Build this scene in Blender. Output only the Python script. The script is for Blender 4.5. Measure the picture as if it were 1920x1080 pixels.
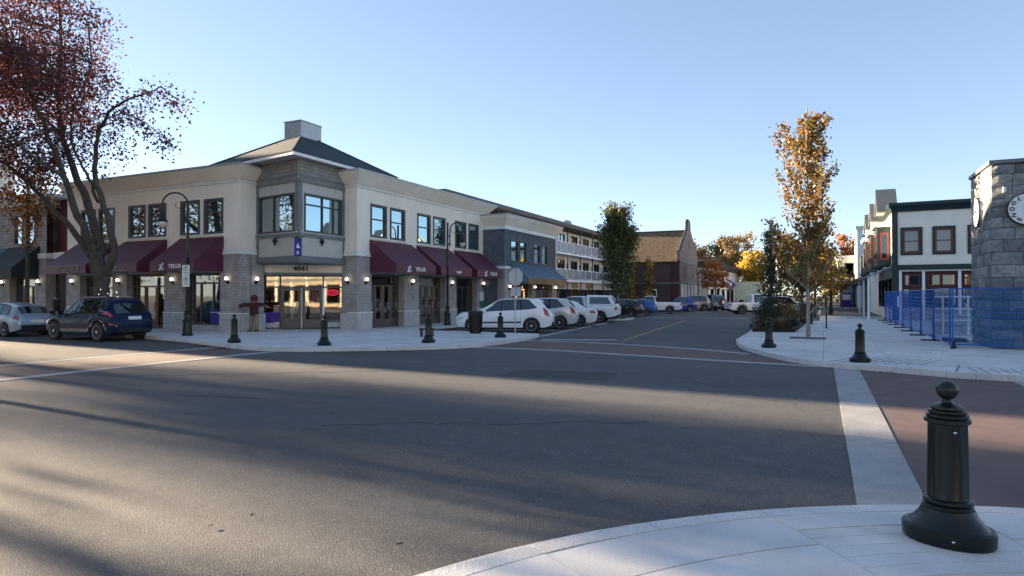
import bpy, bmesh, math, random
import numpy as np
from mathutils import Vector, Matrix
R = math.radians
for o in list(bpy.data.objects):
    bpy.data.objects.remove(o)
sc = bpy.context.scene
COL = sc.collection
rnd = random.Random(7)

# ------------------------------------------------------------------ camera, sky, sun, exposure
FPX, HZ, CZ = 1225.0, 553.0, 1.83          # focal length and horizon in pixels of a 1920 wide frame, eye height
YAW = math.atan((1543 - 960) / FPX)
cam = bpy.data.cameras.new('camera'); cam.sensor_width = 36; cam.lens = FPX / 1920 * 36
cam.clip_start = 0.1; cam.clip_end = 2000
co = bpy.data.objects.new('camera', cam); COL.objects.link(co)
co.location = (0, 0, CZ); co.rotation_euler = (R(90) + math.atan((HZ - 540) / FPX), 0, YAW)
sc.camera = co
SUN = Vector((-0.9838, 0.082, 0.162)).normalized()      # towards the sun
SUN_EL = math.asin(SUN.z); SUN_AZ = math.atan2(SUN.x, SUN.y)
w = bpy.data.worlds.new('World'); sc.world = w; w.use_nodes = True
nt = w.node_tree; nt.nodes.clear()
sky = nt.nodes.new('ShaderNodeTexSky'); sky.sky_type = 'NISHITA'; sky.sun_disc = False
sky.sun_elevation = SUN_EL; sky.sun_rotation = SUN_AZ; sky.air_density = 0.6; sky.dust_density = 0.1; sky.ozone_density = 1.2
bg = nt.nodes.new('ShaderNodeBackground'); bg.inputs[1].default_value = 0.06
wo = nt.nodes.new('ShaderNodeOutputWorld'); wb = nt.nodes.new('ShaderNodeMix'); wb.data_type = 'RGBA'; wb.blend_type = 'MULTIPLY'; wb.inputs[0].default_value = 1.0; wb.inputs[7].default_value = (0.955, 0.965, 1.03, 1)   # camera white balance
gm = nt.nodes.new('ShaderNodeGamma'); gm.inputs[1].default_value = 0.66                     # soft tone curve of the clear evening sky
nt.links.new(sky.outputs[0], gm.inputs[0]); nt.links.new(gm.outputs[0], wb.inputs[6]); nt.links.new(wb.outputs[2], bg.inputs[0]); nt.links.new(bg.outputs[0], wo.inputs[0])
sl = bpy.data.lights.new('sun', 'SUN'); sl.energy = 4.0; sl.angle = R(0.55); sl.color = (1.0, 0.78, 0.54)
so = bpy.data.objects.new('sun', sl); COL.objects.link(so)
so.rotation_euler = SUN.to_track_quat('Z', 'Y').to_euler(); so.location = (-60, 10, 40)
sc.view_settings.view_transform = 'Standard'; sc.view_settings.look = 'None'
sc.view_settings.gamma = 1.0; sc.view_settings.use_curve_mapping = False
sc.view_settings.exposure = 3.05
sc.cycles.max_bounces = 6; sc.cycles.transparent_max_bounces = 24; sc.cycles.use_denoising = True

# ------------------------------------------------------------------ helpers
SN, CS = math.sin(YAW), math.cos(YAW)
def DW(D, u):                                # depth and picture column -> ground point
    lat = (u - 960) / FPX * D
    return (-SN * D + CS * lat, CS * D + SN * lat)
def PD(D, u, v):                             # a point at a depth
    x, y = DW(D, u); return (x, y, CZ + (HZ - v) / FPX * D)

ORG = {}
class MB:
    def __init__(s): s.v = []; s.f = []; s.m = []; s.cm = 0
    def add(s, vs, fs):
        b = len(s.v); s.v += [tuple(p) for p in vs]
        for f in fs: s.f.append(tuple(b + i for i in f)); s.m.append(s.cm)
        return s
    def box(s, x0, x1, y0, y1, z0, z1):
        return s.add([(x0,y0,z0),(x1,y0,z0),(x1,y1,z0),(x0,y1,z0),(x0,y0,z1),(x1,y0,z1),(x1,y1,z1),(x0,y1,z1)],
                     [(0,3,2,1),(4,5,6,7),(0,1,5,4),(1,2,6,5),(2,3,7,6),(3,0,4,7)])
    def fbox(s, F, s0, s1, z0, z1, d0, d1):
        p = F
        return s.add([p(s0,z0,d1),p(s1,z0,d1),p(s1,z0,d0),p(s0,z0,d0),p(s0,z1,d1),p(s1,z1,d1),p(s1,z1,d0),p(s0,z1,d0)],
                     [(0,3,2,1),(4,5,6,7),(0,1,5,4),(1,2,6,5),(2,3,7,6),(3,0,4,7)])
    def quad(s, *p): return s.add(p, [tuple(range(len(p)))])
    def prism(s, poly, z0, z1):
        n = len(poly)
        return s.add([(x,y,z0) for x,y in poly] + [(x,y,z1) for x,y in poly],
                     [tuple(range(n-1,-1,-1)), tuple(range(n,2*n))] + [(i,(i+1)%n,n+(i+1)%n,n+i) for i in range(n)])
    def fprism(s, F, poly, d0, d1):             # outline in facade (s, z), from depth d0 to d1
        n = len(poly)
        return s.add([F(a,z,d1) for a,z in poly] + [F(a,z,d0) for a,z in poly],
                     [tuple(range(n)), tuple(range(2*n-1,n-1,-1))] + [(i,n+i,n+(i+1)%n,(i+1)%n) for i in range(n)])
    def tube(s, pts, rad, n=8, cap=True):
        pts = [Vector(p) for p in pts]
        if not isinstance(rad, (list, tuple)): rad = [rad] * len(pts)
        b = len(s.v); prev = None
        for i, p in enumerate(pts):
            t = (pts[min(i+1,len(pts)-1)] - pts[max(i-1,0)]).normalized()
            if prev is None:
                a = Vector((0,0,1)) if abs(t.z) < .9 else Vector((1,0,0)); u = t.cross(a).normalized()
            else:
                u = prev - t * prev.dot(t)
                u = u.normalized() if u.length > 1e-6 else t.orthogonal().normalized()
            prev = u; v = t.cross(u)
            for k in range(n):
                q = 2*math.pi*k/n; s.v.append(tuple(p + (u*math.cos(q) + v*math.sin(q)) * rad[i]))
        for i in range(len(pts)-1):
            for k in range(n):
                s.f.append((b+i*n+k, b+i*n+(k+1)%n, b+(i+1)*n+(k+1)%n, b+(i+1)*n+k)); s.m.append(s.cm)
        if cap:
            s.f.append(tuple(b+k for k in range(n-1,-1,-1))); s.m.append(s.cm)
            s.f.append(tuple(b+(len(pts)-1)*n+k for k in range(n))); s.m.append(s.cm)
        return s
    def lathe(s, prof, c=(0,0), n=16, sx=1, sy=1, axis='z'):
        b = len(s.v)
        for r, z in prof:
            for k in range(n):
                a = 2*math.pi*k/n
                if axis == 'z': s.v.append((c[0]+r*sx*math.cos(a), c[1]+r*sy*math.sin(a), z))
                else: s.v.append((c[0]+r*math.sin(a), z, c[1]+r*math.cos(a)))
        for i in range(len(prof)-1):
            for k in range(n):
                s.f.append((b+i*n+k, b+i*n+(k+1)%n, b+(i+1)*n+(k+1)%n, b+(i+1)*n+k)); s.m.append(s.cm)
        s.f.append(tuple(b+k for k in range(n-1,-1,-1))); s.m.append(s.cm)
        s.f.append(tuple(b+(len(prof)-1)*n+k for k in range(n))); s.m.append(s.cm)
        return s
    def sweep(s, path, prof, close_prof=True):   # profile (d outward, z) along a plan path, mitred
        P = [Vector(p) for p in path]; n = len(P); k = len(prof); b = len(s.v)
        for i in range(n):
            ns = []
            if i > 0: d = (P[i]-P[i-1]).normalized(); ns.append(Vector((d.y,-d.x)))
            if i < n-1: d = (P[i+1]-P[i]).normalized(); ns.append(Vector((d.y,-d.x)))
            if len(ns) == 2:
                m = (ns[0]+ns[1]); m = m / max(m.dot(ns[0]), .2)
            else: m = ns[0]
            for d, z in prof: s.v.append((P[i].x+m.x*d, P[i].y+m.y*d, z))
        for i in range(n-1):
            for j in range(k if close_prof else k-1):
                s.f.append((b+i*k+j, b+(i+1)*k+j, b+(i+1)*k+(j+1)%k, b+i*k+(j+1)%k)); s.m.append(s.cm)
        if close_prof:
            s.f.append(tuple(b+j for j in range(k))); s.m.append(s.cm)
            s.f.append(tuple(b+(n-1)*k+j for j in range(k-1,-1,-1))); s.m.append(s.cm)
        return s
    def wall(s, F, s0, s1, z0, z1, ops, d=0.0, depth=.22):   # wall face with real openings and reveals
        xs = sorted({s0, s1} | {min(max(q, s0), s1) for o in ops for q in o[:2]})
        zs = sorted({z0, z1} | {min(max(q, z0), z1) for o in ops for q in o[2:4]})
        for a, b in zip(xs, xs[1:]):
            for c, e in zip(zs, zs[1:]):
                m, q = (a+b)/2, (c+e)/2
                if any(o[0] < m < o[1] and o[2] < q < o[3] for o in ops): continue
                s.quad(F(a,c,d), F(b,c,d), F(b,e,d), F(a,e,d))
        for o in ops:
            a, b, c, e = o[:4]
            s.quad(F(a,c,d-depth), F(a,c,d), F(a,e,d), F(a,e,d-depth))
            s.quad(F(b,c,d), F(b,c,d-depth), F(b,e,d-depth), F(b,e,d))
            s.quad(F(a,e,d), F(b,e,d), F(b,e,d-depth), F(a,e,d-depth))
            s.quad(F(a,c,d-depth), F(b,c,d-depth), F(b,c,d), F(a,c,d))
        return s
    def mesh(s, name, off=(0,0,0)):
        me = bpy.data.meshes.new(name)
        me.from_pydata([(x-off[0], y-off[1], z-off[2]) for x,y,z in s.v], [], s.f)
        return me
    def build(s, name, mats, parent=None, loc=None, smooth=None, kind=None, label=None):
        off = ORG.get(parent.name, (0,0,0)) if parent is not None else (loc or (0,0,0))
        me = s.mesh(name, off)
        if not isinstance(mats, (list, tuple)): mats = [mats]
        for m in mats: me.materials.append(m)
        if len(mats) > 1: me.polygons.foreach_set('material_index', s.m)
        if smooth is not None:
            me.shade_smooth()
            if smooth < 180: me.set_sharp_from_angle(angle=R(smooth))
        o = bpy.data.objects.new(name, me); COL.objects.link(o)
        if parent is not None:
            o.parent = parent
            ORG[o.name] = off
        elif loc: o.location = loc
        if kind: o['kind'] = kind
        if label: o['label'] = label
        return o

def frame(O, d):
    d = Vector(d).normalized(); ox, oy = O
    def P(s, z, q=0.0): return (ox + d.x*s + d.y*q, oy + d.y*s - d.x*q, z)
    P.dir = d; P.n = Vector((d.y, -d.x)); P.O = O
    return P
def thing(name, label, cat, loc=(0,0,0), rz=0, group=None, world=True):
    o = bpy.data.objects.new(name, None); COL.objects.link(o); o.empty_display_size = .2
    o.location = loc; o.rotation_euler = (0, 0, rz); o['label'] = label; o['category'] = cat
    if group: o['group'] = group
    if world: ORG[o.name] = tuple(loc)
    return o
def tag(o, label, cat, group=None):
    o['label'] = label; o['category'] = cat
    if group: o['group'] = group
    return o
def copy_tree(src, parent=None):
    c = src.copy(); COL.objects.link(c)
    if parent is not None: c.parent = parent
    for ch in list(src.children): copy_tree(ch, c)
    return c
def link_mesh(name, me, parent, label=None):
    o = bpy.data.objects.new(name, me); COL.objects.link(o); o.parent = parent
    if label: o['label'] = label
    return o
def text(name, body, size, m, F, s, z, d, parent, ext=.008, bold=0.0, sx=1.0, align='CENTER', rot=0, label=None, shear=0):
    cu = bpy.data.curves.new(name, 'FONT'); cu.body = body; cu.size = size; cu.extrude = ext; cu.offset = bold
    cu.align_x = align; cu.align_y = 'CENTER'; cu.shear = shear; cu.resolution_u = 3
    t = bpy.data.objects.new('tmp', cu); COL.objects.link(t)
    me = bpy.data.meshes.new_from_object(t); bpy.data.objects.remove(t)
    p = F(s, z, d); dr = F.dir; n = F.n
    M = Matrix(((dr.x, 0, n.x, p[0]), (dr.y, 0, n.y, p[1]), (0, 1, 0, p[2]), (0, 0, 0, 1)))
    me.transform(M @ Matrix.Rotation(rot, 4, 'Z') @ Matrix.Diagonal((sx, 1, 1, 1)))
    off = ORG.get(parent.name, (0,0,0)); me.transform(Matrix.Translation([-q for q in off]))
    me.materials.clear(); me.materials.append(m); me.name = name
    o = bpy.data.objects.new(name, me); COL.objects.link(o); o.parent = parent; ORG[o.name] = off
    if label: o['label'] = label
    return o

# ------------------------------------------------------------------ materials
MATS = {}
def nodes(name):
    m = bpy.data.materials.new(name); m.use_nodes = True
    n = m.node_tree.nodes; l = m.node_tree.links
    return m, n, l, n['Principled BSDF'], n['Material Output']
def noise(n, l, scale, detail=4, vec=None, rough=.55):
    t = n.new('ShaderNodeTexNoise'); t.inputs['Scale'].default_value = scale; t.inputs['Detail'].default_value = detail
    t.inputs['Roughness'].default_value = rough
    if vec is None:
        g = n.new('ShaderNodeNewGeometry'); vec = g.outputs['Position']
    l.new(vec, t.inputs['Vector']); return t
def ramp(n, l, src, a, b, p0=0.3, p1=0.7):
    r = n.new('ShaderNodeValToRGB'); l.new(src, r.inputs[0])
    e = r.color_ramp.elements; e[0].position = p0; e[1].position = p1
    e[0].color = (*a, 1); e[1].color = (*b, 1); return r
def mixc(n, l, fac, a, b, mode='MIX'):
    x = n.new('ShaderNodeMix'); x.data_type = 'RGBA'; x.blend_type = mode
    for inp, val in ((0, fac), (6, a), (7, b)):
        if hasattr(val, 'links'): l.new(val, x.inputs[inp])
        elif inp == 0: x.inputs[0].default_value = val
        else: x.inputs[inp].default_value = (*val, 1)
    return x.outputs[2]
def mat(name, col, rough=.65, metal=0.0, var=.12, vs=1.3, bump=0.0, bs=30, coat=0.0, fine=0.0, spec=.5, streak=0.0):
    m, n, l, P, O = nodes(name)
    t = noise(n, l, vs, 5)
    lo = tuple(c*(1-var) for c in col); hi = tuple(min(1, c*(1+var)) for c in col)
    c = ramp(n, l, t.outputs[0], lo, hi, .3, .7).outputs[0]
    if fine:
        t2 = noise(n, l, bs, 3); c = mixc(n, l, fine, c, ramp(n, l, t2.outputs[0], tuple(q*.6 for q in col), tuple(min(1,q*1.35) for q in col), .35, .65).outputs[0])
    if streak:
        g = n.new('ShaderNodeNewGeometry'); mp = n.new('ShaderNodeMapping'); mp.inputs['Scale'].default_value = (5, 5, .35); l.new(g.outputs['Position'], mp.inputs[0])
        t4 = noise(n, l, 1.0, 6, mp.outputs[0], .65); c = mixc(n, l, streak, c, ramp(n, l, t4.outputs[0], (.62,.60,.57), (1.08,1.08,1.08), .36, .62).outputs[0], 'MULTIPLY')
    l.new(c, P.inputs['Base Color'])
    P.inputs['Roughness'].default_value = rough; P.inputs['Metallic'].default_value = metal
    P.inputs['Coat Weight'].default_value = coat; P.inputs['Coat Roughness'].default_value = .06
    P.inputs['Specular IOR Level'].default_value = spec
    if bump:
        t3 = noise(n, l, bs, 5); b = n.new('ShaderNodeBump'); b.inputs['Strength'].default_value = bump; b.inputs['Distance'].default_value = .02
        l.new(t3.outputs[0], b.inputs['Height']); l.new(b.outputs[0], P.inputs['Normal'])
    MATS[name] = m; return m
def emit(name, col, k):
    m, n, l, P, O = nodes(name)
    P.inputs['Base Color'].default_value = (*col, 1); P.inputs['Emission Color'].default_value = (*col, 1); P.inputs['Emission Strength'].default_value = k
    return m
def brick(name, c1, c2, mortar, bw=.21, bh=.075, ms=.012, bump=.6, off=.5, rough=.85):
    m, n, l, P, O = nodes(name)
    g = n.new('ShaderNodeNewGeometry'); sp = n.new('ShaderNodeSeparateXYZ'); l.new(g.outputs['Position'], sp.inputs[0])
    ad = n.new('ShaderNodeMath'); ad.operation = 'ADD'; l.new(sp.outputs[0], ad.inputs[0]); l.new(sp.outputs[1], ad.inputs[1])
    cb = n.new('ShaderNodeCombineXYZ'); l.new(ad.outputs[0], cb.inputs[0]); l.new(sp.outputs[2], cb.inputs[1])
    b = n.new('ShaderNodeTexBrick'); l.new(cb.outputs[0], b.inputs['Vector']); b.inputs['Scale'].default_value = 1
    b.inputs['Brick Width'].default_value = bw; b.inputs['Row Height'].default_value = bh; b.inputs['Mortar Size'].default_value = ms
    b.inputs['Color1'].default_value = (*c1,1); b.inputs['Color2'].default_value = (*c2,1); b.inputs['Mortar'].default_value = (*mortar,1); b.offset = off
    t = noise(n, l, 2.0, 5); c = mixc(n, l, .5, b.outputs[0], ramp(n, l, t.outputs[0], (.55,.55,.55), (1.3,1.3,1.3), .3, .7).outputs[0], 'MULTIPLY')
    l.new(c, P.inputs['Base Color']); P.inputs['Roughness'].default_value = rough
    bp = n.new('ShaderNodeBump'); bp.inputs['Strength'].default_value = bump; bp.inputs['Distance'].default_value = .012; bp.invert = True
    l.new(b.outputs['Fac'], bp.inputs['Height']); l.new(bp.outputs[0], P.inputs['Normal'])
    return m
def pane_mat(name, fac, tint=(.8,.95,1), base=(.012,.016,.02), rough=.02, clear=0.0, wav=.25):
    m, n, l, P, O = nodes(name); n.remove(P)
    if clear:
        a = n.new('ShaderNodeBsdfTransparent'); a.inputs[0].default_value = (clear, clear, clear, 1)
    else:
        a = n.new('ShaderNodeBsdfDiffuse'); a.inputs[0].default_value = (*base, 1)
    gl = n.new('ShaderNodeBsdfGlossy'); gl.inputs[0].default_value = (*tint, 1); gl.inputs['Roughness'].default_value = rough
    if wav:
        t = noise(n, l, .9, 2); b = n.new('ShaderNodeBump'); b.inputs['Strength'].default_value = wav; b.inputs['Distance'].default_value = .03
        l.new(t.outputs[0], b.inputs['Height']); l.new(b.outputs[0], gl.inputs['Normal'])
    mx = n.new('ShaderNodeMixShader'); mx.inputs[0].default_value = fac
    l.new(a.outputs[0], mx.inputs[1]); l.new(gl.outputs[0], mx.inputs[2]); l.new(mx.outputs[0], O.inputs[0]); return m
def leaf_mat(name, cols, trans=.35):
    m, n, l, P, O = nodes(name); n.remove(P)
    g = n.new('ShaderNodeNewGeometry'); r = n.new('ShaderNodeValToRGB'); l.new(g.outputs['Random Per Island'], r.inputs[0])
    e = r.color_ramp.elements
    while len(e) < len(cols): e.new(.5)
    for i, c in enumerate(cols): e[i].position = i/(len(cols)-1); e[i].color = (*c, 1)
    t = noise(n, l, .8, 2); c = mixc(n, l, .55, r.outputs[0], ramp(n, l, t.outputs[0], (.55,.55,.55), (1.35,1.35,1.35), .35, .65).outputs[0], 'MULTIPLY')
    d = n.new('ShaderNodeBsdfDiffuse'); tr = n.new('ShaderNodeBsdfTranslucent'); l.new(c, d.inputs[0]); l.new(c, tr.inputs[0])
    mx = n.new('ShaderNodeMixShader'); mx.inputs[0].default_value = trans
    l.new(d.outputs[0], mx.inputs[1]); l.new(tr.outputs[0], mx.inputs[2])
    gl = n.new('ShaderNodeBsdfGlossy'); gl.inputs['Roughness'].default_value = .45
    m2 = n.new('ShaderNodeMixShader'); m2.inputs[0].default_value = .05; l.new(mx.outputs[0], m2.inputs[1]); l.new(gl.outputs[0], m2.inputs[2])
    l.new(m2.outputs[0], O.inputs[0]); return m

def asphalt():
    m, n, l, P, O = nodes('asphalt')
    big = noise(n, l, .22, 5, rough=.6); fine = noise(n, l, 85, 2, rough=.7); mid = noise(n, l, 3.2, 6, rough=.65)
    g = n.new('ShaderNodeNewGeometry')
    vo = n.new('ShaderNodeTexVoronoi'); vo.inputs['Scale'].default_value = 120; l.new(g.outputs['Position'], vo.inputs['Vector'])
    c = ramp(n, l, big.outputs[0], (.055,.057,.062), (.080,.082,.087), .3, .7).outputs[0]
    c = mixc(n, l, .55, c, ramp(n, l, mid.outputs[0], (.6,.6,.6), (1.4,1.4,1.4), .25, .75).outputs[0], 'MULTIPLY')
    c = mixc(n, l, 1.0, c, ramp(n, l, fine.outputs[0], (.55,.55,.55), (1.5,1.48,1.45), .35, .65).outputs[0], 'MULTIPLY')
    sep = n.new('ShaderNodeSeparateColor'); l.new(vo.outputs['Color'], sep.inputs[0])
    chip = ramp(n, l, sep.outputs[0], (0,0,0), (1,1,1), .90, .96).outputs[0]
    c = mixc(n, l, chip, c, (.19,.185,.17))
    st = noise(n, l, .9, 7, rough=.7); c = mixc(n, l, ramp(n, l, st.outputs[0], (0,0,0), (.55,.55,.55), .60, .72).outputs[0], c, (.028,.028,.03))
    mp = n.new('ShaderNodeMapping'); mp.inputs['Scale'].default_value = (.06, .55, 1); mp.inputs['Rotation'].default_value = (0, 0, .08); l.new(g.outputs['Position'], mp.inputs[0])
    tk = noise(n, l, 1.0, 3, mp.outputs[0]); c = mixc(n, l, .6, c, ramp(n, l, tk.outputs[0], (.78,.78,.78), (1.2,1.2,1.2), .35, .65).outputs[0], 'MULTIPLY')
    l.new(c, P.inputs['Base Color']); P.inputs['Roughness'].default_value = .82
    b = n.new('ShaderNodeBump'); b.inputs['Strength'].default_value = .9; b.inputs['Distance'].default_value = .006
    l.new(vo.outputs['Distance'], b.inputs['Height'])
    b2 = n.new('ShaderNodeBump'); b2.inputs['Strength'].default_value = .25; b2.inputs['Distance'].default_value = .05
    l.new(mid.outputs[0], b2.inputs['Height']); l.new(b.outputs[0], b2.inputs['Normal']); l.new(b2.outputs[0], P.inputs['Normal'])
    return m
M = {}
M['asphalt'] = asphalt()
M['concrete'] = mat('pavement concrete', (.56,.56,.555), .85, var=.2, vs=.9, bump=.12, bs=60, fine=.2)
M['concrete2'] = mat('warm pavement concrete', (.60,.595,.58), .85, var=.18, vs=1.6, bump=.12, bs=70, fine=.2)
M['mortar'] = mat('joint grit', (.09,.088,.08), .95)
M['kerb'] = mat('kerb concrete', (.56,.555,.545), .85, var=.2, vs=2.2, bump=.3, bs=50, fine=.4)
M['redasphalt'] = brick('stamped red asphalt', (.22,.125,.11), (.18,.108,.098), (.125,.085,.078), .22, .11, .012, .4)
M['paint_white'] = mat('worn white paint', (.5,.5,.49), .8, var=.3, vs=5, fine=.5, bs=40)
M['paint_yellow'] = mat('worn yellow paint', (.42,.27,.05), .8, var=.3, vs=5, fine=.5, bs=40)
M['iron'] = mat('cast iron', (.03,.03,.03), .6, metal=.4, bump=.3, bs=40)
M['stucco'] = mat('cream stucco', (.88,.79,.65), .9, var=.07, vs=.7, bump=.35, bs=90, fine=.15, streak=.12)
M['stucco_trim'] = mat('pale stucco trim', (.76,.73,.67), .85, var=.06, streak=.2)
M['cap'] = mat('metal cap flashing', (.42,.42,.42), .45, metal=.3, var=.06)
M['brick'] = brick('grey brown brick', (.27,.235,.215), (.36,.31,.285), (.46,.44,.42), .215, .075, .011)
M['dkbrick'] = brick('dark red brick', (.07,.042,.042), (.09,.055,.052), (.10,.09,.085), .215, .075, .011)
M['gablebrick'] = brick('plum grey brick', (.19,.135,.13), (.24,.175,.165), (.26,.24,.23), .3, .1, .012)
M['band'] = mat('worn band concrete', (.31,.31,.31), .85, var=.25, vs=1.8, bump=.25, bs=60, fine=.4)
M['maroon'] = mat('maroon stucco', (.13,.025,.032), .85, var=.1, bump=.2, bs=60)
M['stone'] = mat('split stone block', (.46,.45,.43), .9, var=.2, vs=2.5, bump=.7, bs=18, fine=.3)
M['trim'] = mat('grey green trim', (.15,.165,.165), .6, var=.06)
M['panel'] = mat('taupe panel', (.50,.47,.42), .7, var=.05, streak=.2)
M['shingle_taupe'] = brick('taupe wall shingles', (.27,.255,.22), (.33,.31,.27), (.15,.14,.125), .19, .17, .012, .7)
M['shingle_grey'] = brick('slate blue wall shingles', (.10,.115,.135), (.135,.15,.17), (.06,.068,.08), .19, .15, .012, .7)
M['roofgreen'] = brick('green slate shingles', (.018,.036,.045), (.03,.05,.06), (.012,.02,.024), .3, .14, .02, .6)
M['roofbrown'] = mat('moss brown shake', (.13,.088,.05), .9, var=.5, vs=1.6, bump=1.0, bs=3.2, fine=.9)
M['white'] = mat('white paint', (.80,.81,.81), .5, var=.05)
M['winframe'] = mat('dark window frame', (.055,.058,.06), .5, var=.05)
M['awning'] = mat('maroon canvas', (.085,.012,.036), .5, var=.12, vs=2, bump=.15, bs=60, spec=.5)
M['canvas_teal'] = mat('teal canvas', (.02,.10,.13), .5, var=.12, vs=2)
M['canvas_dark'] = mat('black green canvas', (.01,.018,.02), .7)
M['blueroof'] = mat('blue grey metal roof', (.16,.23,.30), .35, metal=.5, var=.08)
M['copper'] = mat('weathered copper fascia', (.22,.13,.055), .45, metal=.4, var=.35, vs=1.5)
M['letter'] = mat('white lettering', (.75,.73,.76), .6, var=0)
M['letter_faint'] = mat('faded lettering', (.42,.40,.44), .7, var=.1)
M['black'] = mat('black paint', (.012,.012,.013), .4, var=0)
M['pane_sky'] = pane_mat('coated upper window glass', .62, (.68,.92,1.0), wav=.06)
M['pane_dark'] = pane_mat('dark upper window glass', .45, (.85,.95,1.0), wav=.08)
M['pane_shop'] = pane_mat('shop window glass', .20, (1,1,1), clear=.62, wav=.04)
M['pane_dim'] = pane_mat('low reflection glass', .14, (.9,.95,1.0), wav=.05)  # dark glass that mirrors only weakly
M['pane_car'] = pane_mat('car glass', .13, (.8,.95,1.0), base=(.008,.01,.012), wav=0)
M['door_metal'] = mat('bronze door metal', (.10,.085,.075), .45, metal=.3, var=.08)
M['doorwood'] = mat('brown wood', (.13,.07,.035), .6, var=.25, vs=6)
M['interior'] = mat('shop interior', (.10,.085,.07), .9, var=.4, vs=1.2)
M['lampglow'] = emit('lit lamp globe', (1.0, .86, .66), .55)
M['ceilglow'] = emit('lit ceiling lamp', (1.0, .74, .48), .13)
M['redneon'] = emit('red neon', (1.0, .03, .10), .3)
M['blueprint'] = mat('violet blue poster', (.035,.015,.22), .6, var=.1)
M['tealglass'] = mat('frosted teal panel', (.05,.22,.28), .4, var=.3, vs=2)
M['dkgreen'] = mat('black green metal', (.004,.0085,.008), .38, var=.15, coat=.12, spec=.35, bump=.04, bs=25)
M['lampglass'] = pane_mat('street lamp glass', .35, (1,.97,.9), base=(.55,.52,.44), rough=.15, wav=0)
M['alu'] = mat('galvanised steel', (.42,.43,.43), .45, metal=.6, var=.1, vs=6)
M['signwhite'] = mat('white sign face', (.78,.78,.76), .5, var=.04)
M['signgreen'] = mat('sign green', (.02,.22,.12), .6, var=0)
M['signred'] = mat('sign red', (.45,.03,.03), .6, var=0)
M['bluefence'] = mat('blue powder coat', (.004,.085,.42), .4, var=.1)
M['bark'] = mat('rough grey bark', (.075,.062,.05), .95, var=.4, vs=5, bump=.9, bs=14)
M['bark_pale'] = mat('pale bark', (.30,.26,.21), .9, var=.4, vs=9, bump=.5, bs=20)
M['ground'] = mat('earth', (.06,.06,.04), .95, var=.4, vs=.2)
M['soil'] = mat('bark mulch', (.045,.03,.02), .95, var=.4, vs=6, bump=.8, bs=25)
M['tyre'] = mat('tyre rubber', (.018,.018,.018), .8, var=.1)
M['rim'] = mat('alloy rim', (.62,.62,.63), .35, metal=.35, var=.03)
M['under'] = mat('dark underbody', (.012,.012,.012), .8, var=0)
M['red_lens'] = mat('red lens', (.32,.012,.015), .2, coat=.6, var=0)
M['clear_lens'] = mat('clear lens', (.55,.57,.6), .12, metal=.3, coat=.6, var=0)
M['plate'] = mat('number plate', (.68,.69,.70), .5, var=.05)
M['chrome'] = mat('chrome', (.6,.6,.6), .15, metal=.95, var=0)
def screen():
    m, n, l, P, O = nodes('blue debris netting'); n.remove(P)
    d = n.new('ShaderNodeBsdfDiffuse'); d.inputs[0].default_value = (.001,.14,.36,1); a = n.new('ShaderNodeBsdfTransparent')
    t = noise(n, l, 1.5, 3); r = ramp(n, l, t.outputs[0], (.22,)*3, (.42,)*3, .3, .7)
    mx = n.new('ShaderNodeMixShader'); l.new(r.outputs[0], mx.inputs[0]); l.new(a.outputs[0], mx.inputs[1]); l.new(d.outputs[0], mx.inputs[2]); l.new(mx.outputs[0], O.inputs[0]); return m
M['netting'] = screen()
def carpaint(name, c, flake=0.0, coat=.5, spec=.5): return mat(name, c, .32, metal=flake, var=.02, coat=coat, spec=spec)
M['leaf_red'] = leaf_mat('dark red maple leaves', [(.06,.014,.018),(.12,.022,.026),(.17,.05,.04),(.09,.04,.024),(.26,.085,.075)], .4)
M['leaf_orange'] = leaf_mat('orange leaves', [(.40,.12,.02),(.55,.22,.03),(.32,.07,.02),(.45,.28,.05)], .4)
M['leaf_gold'] = leaf_mat('gold and green leaves', [(.32,.19,.03),(.12,.12,.025),(.38,.16,.03),(.07,.075,.02),(.26,.12,.035)], .35)
M['leaf_green'] = leaf_mat('green turning leaves', [(.04,.075,.018),(.075,.11,.022),(.15,.14,.03),(.035,.06,.018),(.18,.13,.03)], .3)
M['leaf_dark'] = leaf_mat('dark evergreen leaves', [(.012,.028,.014),(.02,.04,.018),(.03,.045,.015)], .2)
M['leaf_yellow'] = leaf_mat('yellow leaves', [(.50,.33,.03),(.55,.38,.06),(.30,.22,.03)], .4)
M['leaf_tan'] = leaf_mat('pale tan leaves', [(.30,.21,.10),(.24,.15,.05),(.36,.28,.15),(.15,.10,.04)], .35)
M['leaf_far'] = leaf_mat('mixed autumn far leaves', [(.32,.22,.07),(.15,.15,.05),(.38,.24,.06),(.10,.10,.04)], .35)
M['leaf_brown'] = leaf_mat('fallen brown leaves', [(.10,.05,.02),(.16,.08,.03),(.06,.03,.02)], .1)
M['shrub_mix'] = leaf_mat('shrub leaves', [(.03,.045,.015),(.07,.07,.02),(.12,.05,.02),(.14,.10,.03)], .25)

# ------------------------------------------------------------------ ground, road, pavements
def sheet(name, pts, z, m, kind='structure', parent=None):
    b = MB(); b.quad(*[(x, y, z) for x, y in pts]); return b.build(name, m, parent, kind=kind)
sheet('ground', [(-900,-600),(900,-600),(900,1200),(-900,1200)], -.06, M['ground'])
sheet('road', [(-140,-60),(60,-60),(60,190),(-140,190)], 0, M['asphalt'])

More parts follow.
